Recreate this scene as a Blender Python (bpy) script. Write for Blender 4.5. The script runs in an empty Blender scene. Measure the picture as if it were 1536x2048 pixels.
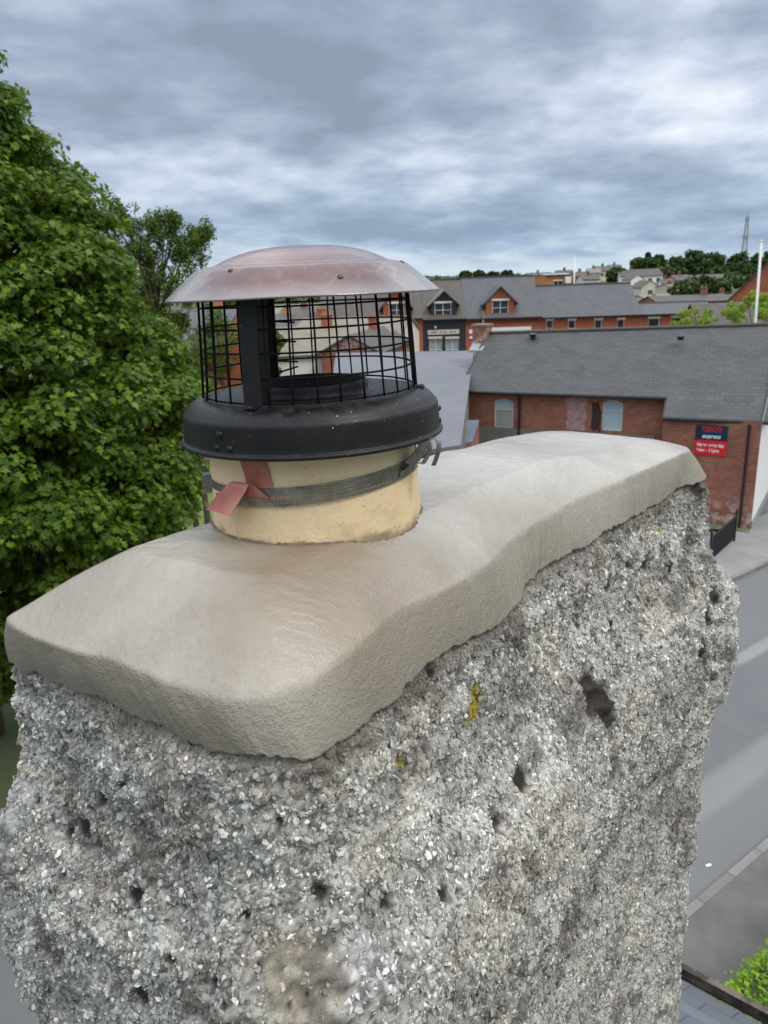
import bpy, math, random
import numpy as np
from mathutils import Vector, Matrix

S = bpy.context.scene
COL = S.collection
rng = np.random.default_rng(11)
random.seed(5)

# ------------------------------------------------------------------ camera
FPX = 1540.0                       # focal length in pixels of the 1536 x 2048 photo
PITCH = math.atan(0.298); ROLL = 0.034; CAMZ = 10.0
cf = np.array([0, math.cos(PITCH), -math.sin(PITCH)])
cu0 = np.array([0, math.sin(PITCH), math.cos(PITCH)])
cr = math.cos(ROLL)*np.array([1, 0, 0.]) - math.sin(ROLL)*cu0
cu = math.sin(ROLL)*np.array([1, 0, 0.]) + math.cos(ROLL)*cu0
cam = bpy.data.cameras.new("camera"); camo = bpy.data.objects.new("camera", cam); COL.objects.link(camo)
cam.sensor_fit = 'VERTICAL'; cam.sensor_height = 34.6; cam.lens = FPX/2048*34.6
cam.clip_start = 0.05; cam.clip_end = 12000
cam.dof.use_dof = True; cam.dof.focus_distance = 0.98; cam.dof.aperture_fstop = 13
M = Matrix(((cr[0], cu[0], -cf[0], 0), (cr[1], cu[1], -cf[1], 0), (cr[2], cu[2], -cf[2], CAMZ), (0, 0, 0, 1)))
camo.matrix_world = M
S.camera = camo

# ------------------------------------------------------------------ world
SUN_EL, SUN_AZ = 52.0, 125.0      # azimuth measured clockwise from +Y
w = bpy.data.worlds.new("World"); S.world = w; w.use_nodes = True
nt = w.node_tree; nt.nodes.clear()
def N(t, **k):
    n = nt.nodes.new(t)
    for a, b in k.items(): setattr(n, a, b)
    return n
def L(a, b): nt.links.new(a, b)
def mathn(op, a, b=None, clamp=False):
    n = N('ShaderNodeMath', operation=op); n.use_clamp = clamp
    for i, v in enumerate((a, b)):
        if v is None: continue
        if isinstance(v, (int, float)): n.inputs[i].default_value = v
        else: L(v, n.inputs[i])
    return n.outputs[0]
def ramp(fac, stops, interp='LINEAR'):
    n = N('ShaderNodeValToRGB'); e = n.color_ramp; e.interpolation = interp
    while len(e.elements) < len(stops): e.elements.new(0.5)
    for el, (p, c) in zip(e.elements, stops):
        el.position = p; el.color = (*c, 1) if len(c) == 3 else c
    L(fac, n.inputs[0]); return n.outputs[0]
def mix(fac, a, b, mode='MIX'):
    n = N('ShaderNodeMix', data_type='RGBA', blend_type=mode)
    for i, v in ((0, fac), (6, a), (7, b)):
        if isinstance(v, (int, float)): n.inputs[i].default_value = v
        elif isinstance(v, tuple): n.inputs[i].default_value = (*v, 1)
        else: L(v, n.inputs[i])
    return n.outputs[2]
def noise(vec, scale, detail=5, rough=0.55, dist=0.0, dim='3D'):
    n = N('ShaderNodeTexNoise'); n.noise_dimensions = dim
    n.inputs['Scale'].default_value = scale; n.inputs['Detail'].default_value = detail
    n.inputs['Roughness'].default_value = rough; n.inputs['Distortion'].default_value = dist
    if vec is not None: L(vec, n.inputs['Vector'])
    return n.outputs[0]
sky = N('ShaderNodeTexSky', sky_type='NISHITA', sun_disc=False)
sky.sun_elevation = math.radians(SUN_EL); sky.sun_rotation = math.radians(SUN_AZ)
tc = N('ShaderNodeTexCoord'); sep = N('ShaderNodeSeparateXYZ'); L(tc.outputs['Generated'], sep.inputs[0])
z = mathn('MAXIMUM', sep.outputs[2], 0.0)
den = mathn('ADD', z, 0.21)
cx = mathn('DIVIDE', sep.outputs[0], den); cy = mathn('DIVIDE', sep.outputs[1], den)
cmb = N('ShaderNodeCombineXYZ'); L(cx, cmb.inputs[0]); L(cy, cmb.inputs[1]); cmb.inputs[2].default_value = 3.3
n1 = noise(cmb.outputs[0], 1.05, 4, 0.50, 0.1)
n2 = noise(cmb.outputs[0], 5.5, 8, 0.60, 0.15)
wv_ = N('ShaderNodeVectorMath', operation='ADD'); wn_ = N('ShaderNodeTexNoise'); wn_.inputs['Scale'].default_value = 3.2; wn_.inputs['Detail'].default_value = 6; L(cmb.outputs[0], wn_.inputs['Vector'])
ws_ = N('ShaderNodeVectorMath', operation='SCALE'); L(wn_.outputs['Color'], ws_.inputs[0]); ws_.inputs['Scale'].default_value = 0.55; L(cmb.outputs[0], wv_.inputs[0]); L(ws_.outputs[0], wv_.inputs[1])
vb = N('ShaderNodeTexVoronoi', feature='SMOOTH_F1'); vb.inputs['Scale'].default_value = 2.3; vb.inputs['Smoothness'].default_value = 0.6; L(wv_.outputs[0], vb.inputs['Vector'])
cl = mathn('ADD', mathn('ADD', mathn('MULTIPLY', n1, 0.60), mathn('MULTIPLY', n2, 0.22)), mathn('MULTIPLY', vb.outputs['Distance'], 0.20))
bands = ramp(z, [(0.0, (0.47,)*3), (0.06, (0.44,)*3), (0.11, (0.50,)*3), (0.155, (0.56,)*3), (0.20, (0.50,)*3), (0.25, (0.43,)*3), (0.4, (0.5,)*3)])
cl = mathn('ADD', cl, mathn('MULTIPLY', mathn('SUBTRACT', bands, 0.5), 0.22))
# overcast cloud deck: blue-grey undersides, paler thin places
cloud = ramp(cl, [(0.37, (0.235, 0.295, 0.385)), (0.45, (0.31, 0.375, 0.485)), (0.51, (0.42, 0.49, 0.61)), (0.57, (0.57, 0.64, 0.755)), (0.65, (0.80, 0.83, 0.89))])
low = ramp(cl, [(0.39, (0.25, 0.345, 0.475)), (0.49, (0.35, 0.465, 0.61)), (0.58, (0.54, 0.635, 0.73))])
hz = ramp(z, [(0.0, (1, 1, 1)), (0.05, (0.75,)*3), (0.16, (0, 0, 0))])
c1 = mix(hz, cloud, low)
haz = ramp(z, [(0.0, (1, 1, 1)), (0.028, (0, 0, 0))])
c1 = mix(haz, c1, (0.56, 0.68, 0.74))
gain = ramp(z, [(0.0, (0.345,)*3), (0.33, (0.345,)*3), (0.52, (0.86, 0.82, 0.76)), (1.0, (1.08, 1.0, 0.88))])   # an overcast sky is brightest overhead
gm = N('ShaderNodeVectorMath', operation='MULTIPLY'); L(c1, gm.inputs[0]); L(gain, gm.inputs[1])
bg1 = N('ShaderNodeBackground'); L(gm.outputs[0], bg1.inputs[0]); bg1.inputs[1].default_value = 3.0
bg2 = N('ShaderNodeBackground'); L(sky.outputs[0], bg2.inputs[0]); bg2.inputs[1].default_value = 0.05
ms = N('ShaderNodeMixShader'); ms.inputs[0].default_value = 0.05
L(bg1.outputs[0], ms.inputs[1]); L(bg2.outputs[0], ms.inputs[2])
wo = N('ShaderNodeOutputWorld'); L(ms.outputs[0], wo.inputs[0])

# ------------------------------------------------------------------ sun
sl = bpy.data.lights.new("sun", 'SUN'); sl.energy = 1.5; sl.angle = math.radians(16); sl.color = (1, 0.93, 0.82)
so = bpy.data.objects.new("sun", sl); COL.objects.link(so)
az, el = math.radians(SUN_AZ), math.radians(SUN_EL)
sd = Vector((math.sin(az)*math.cos(el), math.cos(az)*math.cos(el), math.sin(el)))
so.rotation_euler = sd.to_track_quat('Z', 'Y').to_euler()
vs = S.view_settings
vs.view_transform = 'Standard'; vs.look = 'None'; vs.exposure = 0.22; vs.gamma = 1.0; vs.use_curve_mapping = False

# ------------------------------------------------------------------ measuring helpers (photo pixel -> point)
def ray(x, y): return cf + (x-768)/FPX*cr + (1024-y)/FPX*cu
O = np.array([0, 0, CAMZ])
def atz(x, y, zz): d = ray(x, y); return d*((zz-CAMZ)/d[2]) + O
def aty(x, y, Y): d = ray(x, y); return d*(Y/d[1]) + O
def atdep(x, y, D): return ray(x, y)*D + O
def px(x, Y): return aty(x, 600, Y)[0]

# ------------------------------------------------------------------ materials
class Mat:
    def __init__(self, name, rough=0.8, metal=0.0, spec=0.5):
        global nt
        self.m = bpy.data.materials.new(name); self.m.use_nodes = True
        nt = self.m.node_tree; nt.nodes.clear()
        self.b = N('ShaderNodeBsdfPrincipled'); self.o = N('ShaderNodeOutputMaterial')
        L(self.b.outputs[0], self.o.inputs[0])
        self.b.inputs['Roughness'].default_value = rough; self.b.inputs['Metallic'].default_value = metal
        self.b.inputs['Specular IOR Level'].default_value = spec
        self.tc = N('ShaderNodeTexCoord'); self.co = self.tc.outputs['Object']; self.uv = self.tc.outputs['UV']
    def col(self, c):
        if isinstance(c, tuple): self.b.inputs['Base Color'].default_value = (*c, 1)
        else: L(c, self.b.inputs['Base Color'])
        return self
    def rough(self, v): L(v, self.b.inputs['Roughness']); return self
    def bump(self, h, dist=0.002, strength=1.0):
        n = N('ShaderNodeBump'); n.inputs['Strength'].default_value = strength; n.inputs['Distance'].default_value = dist
        L(h, n.inputs['Height']); L(n.outputs[0], self.b.inputs['Normal']); return self
def simple(name, c, rough=0.8, metal=0.0, var=0.25, scale=6.0, bump=0.0, spec=0.5):
    m = Mat(name, rough, metal, spec)
    f = noise(m.co, scale, 5, 0.6)
    m.col(mix(f, tuple(max(0, v*(1-var)) for v in c), tuple(min(1, v*(1+var)) for v in c)))
    if bump: m.bump(noise(m.co, scale*6, 4, 0.6), bump)
    return m.m
def brick_mat(name, c1, c2, mortar, stain=None, stain_amt=0.0, bw=0.225, bh=0.075, old=0.5):
    m = Mat(name, 0.9)
    n = N('ShaderNodeTexBrick'); n.offset = 0.5
    L(m.uv, n.inputs['Vector'])
    n.inputs['Scale'].default_value = 1.0; n.inputs['Brick Width'].default_value = bw; n.inputs['Row Height'].default_value = bh
    n.inputs['Mortar Size'].default_value = 0.006; n.inputs['Mortar Smooth'].default_value = 0.3; n.inputs['Bias'].default_value = -0.1
    n.inputs['Color1'].default_value = (*c1, 1); n.inputs['Color2'].default_value = (*c2, 1); n.inputs['Mortar'].default_value = (*mortar, 1)
    f = noise(m.uv, 1.3, 6, 0.65); f2 = noise(m.uv, 7, 4, 0.6)
    c = mix(ramp(f, [(0.35, (0,)*3), (0.7, (old,)*3)]), n.outputs['Color'], tuple(v*0.45 for v in c1))
    c = mix(ramp(f2, [(0.55, (0,)*3), (0.75, (0.4,)*3)]), c, tuple(min(1, v*1.7+0.03) for v in c2))
    if stain is not None:
        sx = N('ShaderNodeSeparateXYZ'); L(m.uv, sx.inputs[0])
        f3 = noise(m.uv, 1.8, 6, 0.7)
        hgt = ramp(sx.outputs[1], [(0.0, (0.9,)*3), (0.06, (0.9,)*3), (0.13, (0.0,)*3)])
        sm = N('ShaderNodeMapRange'); L(sx.outputs[1], sm.inputs[0]); sm.inputs[1].default_value = 0.5; sm.inputs[2].default_value = 1.6; sm.inputs[3].default_value = 1; sm.inputs[4].default_value = 0
        k = mathn('MULTIPLY', sm.outputs[0], ramp(f3, [(0.47, (0,)*3), (0.56, (stain_amt,)*3)]))
        c = mix(k, c, stain)
    m.col(c); m.bump(n.outputs['Fac'], 0.004, -0.6)
    return m.m
def slate_mat(name, c, bw=0.3, bh=0.2, var=0.25, gap=0.008, dark=0.4, moss=0.0, rough=0.7):
    m = Mat(name, rough)
    n = N('ShaderNodeTexBrick'); n.offset = 0.5
    wv = noise(m.uv, 0.8, 3, 0.5)
    vm = N('ShaderNodeVectorMath', operation='ADD'); cb = N('ShaderNodeCombineXYZ')
    L(mathn('MULTIPLY', mathn('SUBTRACT', wv, 0.5), 0.12), cb.inputs[1]); L(m.uv, vm.inputs[0]); L(cb.outputs[0], vm.inputs[1])
    L(vm.outputs[0], n.inputs['Vector'])
    n.inputs['Scale'].default_value = 1.0; n.inputs['Brick Width'].default_value = bw; n.inputs['Row Height'].default_value = bh
    n.inputs['Mortar Size'].default_value = gap; n.inputs['Mortar Smooth'].default_value = 0.5
    n.inputs['Color1'].default_value = (*[v*(1-var) for v in c], 1); n.inputs['Color2'].default_value = (*[v*(1+var) for v in c], 1)
    n.inputs['Mortar'].default_value = (*[v*dark for v in c], 1)
    f = noise(m.uv, 0.9, 7, 0.62)
    cc = mix(ramp(f, [(0.3, (0.0,)*3), (0.75, (0.6,)*3)]), n.outputs['Color'], tuple(v*1.5 for v in c))
    if moss:
        f2 = noise(m.uv, 5, 5, 0.7)
        cc = mix(ramp(f2, [(0.58, (0,)*3), (0.7, (moss,)*3)]), cc, (0.035, 0.04, 0.02))
    m.col(cc); m.bump(n.outputs['Fac'], 0.01, -0.7)
    return m.m
def leaf_mat(name, c1, c2, c3, trans=0.3, rough=0.45):
    m = Mat(name, rough, spec=0.25)
    g = N('ShaderNodeNewGeometry')
    c = ramp(g.outputs['Random Per Island'], [(0.0, c1), (0.5, c2), (0.9, c3), (1.0, tuple(min(1, v*1.35) for v in c3))])
    f = noise(m.co, 0.9, 3, 0.5)
    c = mix(ramp(f, [(0.35, (0,)*3), (0.65, (0.6,)*3)]), c, c3)
    m.col(c)
    t = N('ShaderNodeBsdfTranslucent'); L(mix(0.5, c, (c3[0]*1.6, c3[1]*1.6, c3[2]*0.8)), t.inputs[0])
    x = N('ShaderNodeMixShader'); x.inputs[0].default_value = trans
    L(m.b.outputs[0], x.inputs[1]); L(t.outputs[0], x.inputs[2]); L(x.outputs[0], m.o.inputs[0])
    return m.m

# ------------------------------------------------------------------ mesh helpers
def link(name, me, mat=None, parent=None):
    o = bpy.data.objects.new(name, me); COL.objects.link(o)
    if mat is not None: me.materials.append(mat)
    if parent is not None: o.parent = parent
    return o
def smooth(me, on=True):
    me.polygons.foreach_set('use_smooth', np.full(len(me.polygons), on))
def npmesh(name, V, F, mat, parent=None, sm=False, col=None):
    """V (n,3), F (m,k) all faces with k corners"""
    V = np.asarray(V, np.float32); F = np.asarray(F, np.int32); k = F.shape[1]
    me = bpy.data.meshes.new(name)
    me.vertices.add(len(V)); me.vertices.foreach_set('co', V.ravel())
    me.loops.add(F.size); me.loops.foreach_set('vertex_index', F.ravel())
    me.polygons.add(len(F)); me.polygons.foreach_set('loop_start', np.arange(len(F), dtype=np.int32)*k)
    me.update(calc_edges=True); smooth(me, sm)
    if col is not None:
        a = me.color_attributes.new('tone', 'FLOAT_COLOR', 'POINT')
        a.data.foreach_set('color', np.hstack([col, np.ones((len(col), 1))]).astype(np.float32).ravel())
    return link(name, me, mat, parent)
class MB:
    def __init__(s): s.v = []; s.f = []; s.uv = []
    def face(s, pts, uv=None):
        i = len(s.v); s.v += [tuple(map(float, p)) for p in pts]; s.f.append(tuple(range(i, i+len(pts))))
        if uv is None:
            p = [np.array(q, float) for q in pts]; a = p[1]-p[0]; la = np.linalg.norm(a) or 1; a = a/la
            n = np.cross(p[1]-p[0], p[2]-p[0]); b = np.cross(n, a); b = b/(np.linalg.norm(b) or 1)
            uv = [((q-p[0])@a, (q-p[0])@b) for q in p]
        s.uv += [tuple(map(float, q)) for q in uv]
    def box(s, c, X, Y, Z, hx, hy, hz):
        c = np.array(c, float); X, Y, Z = [np.array(q, float) for q in (X, Y, Z)]
        P = lambda a, b, d: c + a*hx*X + b*hy*Y + d*hz*Z
        for q in (((-1,-1,-1),(1,-1,-1),(1,-1,1),(-1,-1,1)), ((1,1,-1),(-1,1,-1),(-1,1,1),(1,1,1)), ((-1,1,-1),(-1,-1,-1),(-1,-1,1),(-1,1,1)),
                  ((1,-1,-1),(1,1,-1),(1,1,1),(1,-1,1)), ((-1,-1,1),(1,-1,1),(1,1,1),(-1,1,1)), ((-1,1,-1),(1,1,-1),(1,-1,-1),(-1,-1,-1))):
            s.face([P(*k) for k in q])
        return s
    def abox(s, x0, x1, y0, y1, z0, z1):
        return s.box(((x0+x1)/2, (y0+y1)/2, (z0+z1)/2), (1,0,0), (0,1,0), (0,0,1), (x1-x0)/2, (y1-y0)/2, (z1-z0)/2)
    def tube(s, pts, r, n=8, cap=True):
        pts = [np.array(p, float) for p in pts]
        if not hasattr(r, '__len__'): r = [r]*len(pts)
        t = pts[1]-pts[0]; up = np.array([0, 0, 1.]) if abs(t[2]) < 0.9*np.linalg.norm(t) else np.array([1., 0, 0])
        base = len(s.v); rings = []
        a = np.cross(t, up); a /= np.linalg.norm(a)
        for i, p in enumerate(pts):
            t = pts[min(i+1, len(pts)-1)]-pts[max(i-1, 0)]; t = t/(np.linalg.norm(t)+1e-12)
            a = a-(a@t)*t; a /= (np.linalg.norm(a)+1e-12); b = np.cross(t, a)
            rings.append([p+r[i]*(math.cos(q)*a+math.sin(q)*b) for q in np.arange(n)*2*math.pi/n])
        for ring in rings: s.v += [tuple(map(float, q)) for q in ring]
        for i in range(len(pts)-1):
            for j in range(n):
                k = (j+1) % n; f = (base+i*n+j, base+i*n+k, base+(i+1)*n+k, base+(i+1)*n+j)
                s.f.append(f); s.uv += [(0, 0)]*4
        if cap:
            s.f.append(tuple(base+j for j in range(n))[::-1]); s.uv += [(0, 0)]*n
            s.f.append(tuple(base+(len(pts)-1)*n+j for j in range(n))); s.uv += [(0, 0)]*n
        return s
    def lathe(s, prof, n=96, closed=False):
        base = len(s.v)
        for (r, zz) in prof:
            for q in np.arange(n)*2*math.pi/n: s.v.append((r*math.sin(q), -r*math.cos(q), zz))
        for i in range(len(prof)-1):
            for j in range(n):
                k = (j+1) % n; s.f.append((base+i*n+j, base+i*n+k, base+(i+1)*n+k, base+(i+1)*n+j)); s.uv += [(0, 0)]*4
        return s
    def ribbon(s, pts, wv, width, thick=0.0012):
        """flat strap along pts; wv = list of unit width vectors"""
        pts = [np.array(p, float) for p in pts]; rows = []
        for i, p in enumerate(pts):
            t = pts[min(i+1, len(pts)-1)]-pts[max(i-1, 0)]; t /= np.linalg.norm(t)
            wd = np.array(wv[i] if isinstance(wv, list) else wv, float); wd = wd-(wd@t)*t; wd /= np.linalg.norm(wd); nn = np.cross(t, wd)
            hw = width/2
            rows.append([p-wd*hw-nn*thick/2, p+wd*hw-nn*thick/2, p+wd*hw+nn*thick/2, p-wd*hw+nn*thick/2])
        b = len(s.v)
        for q in rows: s.v += [tuple(map(float, k)) for k in q]
        for i in range(len(rows)-1):
            for j in range(4):
                k = (j+1) % 4; s.f.append((b+i*4+j, b+i*4+k, b+i*4+4+k, b+i*4+4+j)); s.uv += [(0, 0)]*4
        s.f.append((b+3, b+2, b+1, b)); s.uv += [(0, 0)]*4
        e = b+4*(len(rows)-1); s.f.append((e, e+1, e+2, e+3)); s.uv += [(0, 0)]*4
        return s
    def build(s, name, mat, parent=None, sm=False, bevel=0):
        me = bpy.data.meshes.new(name); me.from_pydata(s.v, [], s.f)
        uvl = me.uv_layers.new(name='UVMap'); uvl.data.foreach_set('uv', np.array(s.uv, np.float32).ravel())
        me.update(); smooth(me, sm)
        o = link(name, me, mat, parent)
        if bevel:
            md = o.modifiers.new('bevel', 'BEVEL'); md.width = bevel; md.segments = 2; md.limit_method = 'ANGLE'
        return o
def tag(o, label=None, cat=None, group=None, kind=None):
    for k, v in (('label', label), ('category', cat), ('group', group), ('kind', kind)):
        if v: o[k] = v
    return o
def empty(name, loc, label, cat, group=None, rz=0.0):
    o = bpy.data.objects.new(name, None); COL.objects.link(o); o.location = loc; o.rotation_euler = (0, 0, rz); o.empty_display_size = 0.2
    return tag(o, label, cat, group)

# numpy noise
def vnoise(P, seed=0):
    P = np.asarray(P, float); i = np.floor(P).astype(np.int64); f = P-i; f = f*f*(3-2*f)
    def h(a, b, c):
        n = (a*374761393 + b*668265263 + c*2147483647 + seed*974634777) & 0x7fffffff
        n = (n ^ (n >> 13))*1274126177 & 0x7fffffff
        n = (n ^ (n >> 16)) & 0xffff
        return n/65535.0
    r = 0
    for a in (0, 1):
        for b in (0, 1):
            for c in (0, 1):
                wgt = (f[:, 0] if a else 1-f[:, 0])*(f[:, 1] if b else 1-f[:, 1])*(f[:, 2] if c else 1-f[:, 2])
                r = r + wgt*h(i[:, 0]+a, i[:, 1]+b, i[:, 2]+c)
    return r*2-1
def fbm(P, scale, octv=4, gain=0.5, seed=0):
    r = 0; a = 1; P = np.asarray(P)*scale
    for k in range(octv): r = r+a*vnoise(P+17.3*k, seed+k); P = P*2.03; a *= gain
    return r
def sstep(x, a, b): t = np.clip((x-a)/(b-a), 0, 1); return t*t*(3-2*t)
def catmull(P, n):
    P = np.asarray(P, float); m = len(P); t = np.arange(n)*m/n; i = np.floor(t).astype(int); f = (t-i)[:, None]
    a, b, c, d = P[(i-1) % m], P[i % m], P[(i+1) % m], P[(i+2) % m]
    return 0.5*((2*b)+(c-a)*f+(2*a-5*b+4*c-d)*f**2+(3*b-3*c+d-a)*f**3)

# ================================================================== STRUCTURE: terrain, roads
def gz(x, y):
    return np.interp(y, [90, 190, 235, 290, 340, 600, 8000], [0, 3.0, 4.8, 8.5, 10.2, 11.0, 11.0])
m = Mat('ground_mix', 0.95)
f = noise(m.co, 0.35, 7, 0.65); f2 = noise(m.co, 9, 5, 0.7)
m.col(mix(f2, mix(ramp(f, [(0.4, (0,)*3), (0.6, (1,)*3)]), (0.055, 0.075, 0.02), (0.12, 0.115, 0.065)), (0.04, 0.06, 0.018)))
m.bump(f2, 0.03); m_ground = m.m
xs = np.unique(np.concatenate([np.linspace(-3000, -400, 12), np.linspace(-400, 400, 81), np.linspace(400, 3000, 12)]))
ys = np.unique(np.concatenate([np.linspace(-200, 60, 14), np.linspace(60, 400, 69), np.linspace(400, 8000, 16)]))
X, Y = np.meshgrid(xs, ys); nx, ny = len(xs), len(ys)
V = np.stack([X.ravel(), Y.ravel(), gz(X.ravel(), Y.ravel())], 1)
V[:, 2] += np.where(V[:, 1] > 120, fbm(V, 0.012, 3)*1.2, 0)
I = np.arange(nx*ny).reshape(ny, nx)
F = np.stack([I[:-1, :-1].ravel(), I[:-1, 1:].ravel(), I[1:, 1:].ravel(), I[1:, :-1].ravel()], 1)
tag(npmesh('ground', V, F, m_ground, sm=True), kind='structure')

RD = np.array([0.804, 0.595]); RN = np.array([-0.595, 0.804])   # road direction and its far side
def rp(a, b, zz): q = RD*a+RN*b; return (q[0], q[1], zz)
def strip(name, b0, b1, z0, z1, mat, a0=-60, a1=160, n=1, h=None):
    mb = MB(); A = np.linspace(a0, a1, n+1)
    for i in range(n):
        mb.face([rp(A[i], b0, z1), rp(A[i+1], b0, z1), rp(A[i+1], b1, z1), rp(A[i], b1, z1)], [(A[i], b0), (A[i+1], b0), (A[i+1], b1), (A[i], b1)])
    if z0 is not None:
        mb.face([rp(a0, b0, z0), rp(a1, b0, z0), rp(a1, b0, z1), rp(a0, b0, z1)]); mb.face([rp(a1, b1, z0), rp(a0, b1, z0), rp(a0, b1, z1), rp(a1, b1, z1)])
    return tag(mb.build(name, mat), kind='structure')
# asphalt with long worn and repaired strips
m = Mat('asphalt', 0.62, spec=0.5)
sx = N('ShaderNodeSeparateXYZ'); L(m.uv, sx.inputs[0])
wob = noise(m.uv, 0.25, 3, 0.5)
across = mathn('ADD', mathn('MULTIPLY', sx.outputs[1], 0.1), mathn('MULTIPLY', wob, 0.05))
tr = ramp(across, [(0.545, (0.115, 0.116, 0.12)), (0.655, (0.125, 0.127, 0.13)), (0.675, (0.19, 0.19, 0.19)), (0.725, (0.165, 0.165, 0.168)), (0.745, (0.088, 0.091, 0.098)), (0.93, (0.095, 0.098, 0.105)), (0.945, (0.24, 0.24, 0.24)), (0.975, (0.21, 0.21, 0.21)), (0.985, (0.10, 0.102, 0.108)), (1.2, (0.115, 0.117, 0.122))])
ff = noise(m.uv, 1.2, 7, 0.7); f3 = noise(m.uv, 60, 3, 0.7)
c = mix(ramp(ff, [(0.35, (0,)*3), (0.7, (0.5,)*3)]), tr, (0.14, 0.14, 0.145)); c = mix(ramp(f3, [(0.4, (0,)*3), (0.7, (0.35,)*3)]), c, (0.16, 0.16, 0.16))
m.col(c); m.bump(f3, 0.004); m_asph = m.m
strip('road', 5.33, 12.34, None, 0.012, m_asph)
m = Mat('pavement_tarmac', 0.85)
ff = noise(m.uv, 0.9, 7, 0.7); f3 = noise(m.uv, 30, 4, 0.7)
c = mix(ramp(ff, [(0.35, (0,)*3), (0.65, (1,)*3)]), (0.085, 0.084, 0.080), (0.135, 0.132, 0.125)); c = mix(ramp(f3, [(0.5, (0,)*3), (0.8, (0.3,)*3)]), c, (0.2, 0.2, 0.19))
m.col(c); m.bump(f3, 0.004); m_pave = m.m
m = Mat('pavement_far', 0.85)
ff = noise(m.uv, 0.7, 7, 0.7); f3 = noise(m.uv, 20, 4, 0.7)
c = mix(ramp(ff, [(0.35, (0,)*3), (0.65, (1,)*3)]), (0.17, 0.17, 0.165), (0.25, 0.25, 0.245)); m.col(mix(ramp(f3, [(0.5, (0,)*3), (0.8, (0.3,)*3)]), c, (0.1, 0.1, 0.1))); m_pave2 = m.m
m = Mat('kerb_stone', 0.85); n = N('ShaderNodeTexBrick'); n.offset = 0.0; L(m.uv, n.inputs['Vector']); n.inputs['Scale'].default_value = 1; n.inputs['Brick Width'].default_value = .915; n.inputs['Row Height'].default_value = 5
n.inputs['Mortar Size'].default_value = .012; n.inputs['Color1'].default_value = (.15, .145, .135, 1); n.inputs['Color2'].default_value = (.21, .205, .19, 1); n.inputs['Mortar'].default_value = (.05, .05, .045, 1)
m.col(mix(ramp(noise(m.uv, 3, 5, .7), [(.4, (0,)*3), (.7, (.5,)*3)]), n.outputs[0], (.11, .11, .10))); m_kerb = m.m
strip('pavement_near', 1.2, 5.18, -0.2, 0.13, m_pave)
strip('kerb_near', 5.18, 5.33, -0.2, 0.137, m_kerb)
strip('kerb_far', 12.34, 12.49, -0.2, 0.135, m_kerb)
strip('pavement_far', 12.49, 15.3, -0.2, 0.125, m_pave2, n=1)
m_yard = simple('yard_tarmac', (0.13, 0.13, 0.13), 0.9, var=0.35, scale=0.6)
mb = MB(); mb.face([(9.5, 24.5, 0.02), (40, 47, 0.02), (40, 72, 0.02), (-4, 72, 0.02), (-2, 24.5, 0.02)])
tag(mb.build('yard', m_yard), kind='structure')
m = Mat('verge_grass', 0.95); f = noise(m.co, 4, 6, 0.7)
m.col(mix(ramp(f, [(0.4, (0,)*3), (0.6, (1,)*3)]), (0.05, 0.085, 0.02), (0.13, 0.14, 0.09))); m.bump(f, 0.03); m_verge = m.m
m_lawn = simple('lawn_grass', (0.10, 0.155, 0.035), 0.95, var=0.5, scale=3, bump=0.03)
mb = MB(); mb.face([(-14, 30, 0.03), (-2, 30, 0.03), (-2, 58, 0.03), (-20, 58, 0.03)]); tag(mb.build('lawn', m_lawn), kind='structure')

# ================================================================== NEAR: chimney stack
C0 = np.array([-0.1300, 0.6570]); E1 = np.array([0.6567, 0.7541]); E2 = np.array([-0.7541, 0.6567])
def loc2w(P):
    P = np.asarray(P, float); return np.stack([C0[0]+P[:, 0]*E1[0]+P[:, 1]*E2[0], C0[1]+P[:, 0]*E1[1]+P[:, 1]*E2[1], P[:, 2]], 1)
def w2loc(P):
    P = np.atleast_2d(P); q = P[:, :2]-C0; return np.stack([q@E1, q@E2, P[:, 2]], 1)
ZS = [9.565, 9.545, 9.48, 9.42, 9.36, 9.29, 9.20, 9.10, 9.03, 8.95, 8.85, 8.75, 8.2, 7.0]
OF = [-.020, -.002, .004, .008, .030, .070, .078, .076, .062, .038, .034, .032, .032, .032]
def onface(x, y):
    """pixel -> local point on the roughcast (short face or long face, following the corbel)"""
    d = ray(x, y); dl = np.array([d[:2]@E1, d[:2]@E2, d[2]]); ol = w2loc(O)[0]; res = []
    for ax, b0 in ((0, -0.03), (1, -0.0)):
        zz = 9.3; p = ol
        for _ in range(12):
            o_ = np.interp(-zz, [-q for q in ZS], OF); sh = 0.022*(1-min(max((zz-8.85)/.2, 0), 1))+0.012*(1-min(max((zz-9.25)/.15, 0), 1))
            base = b0-o_+(sh if ax == 0 else 0)
            if ax == 1 and p[0] > .5: base += .018
            t = (base-ol[ax])/dl[ax]; p = ol+dl*t; zz = p[2]
        res.append((p, base))
    (p1, b1), (p2, b2) = res
    return p1 if p1[1] > b2 else p2
stack = empty('chimney_stack', (0, 0, 0), 'grey pebble-dashed chimney stack with freshly rendered beige mortar cap', 'chimney stack')

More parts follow.
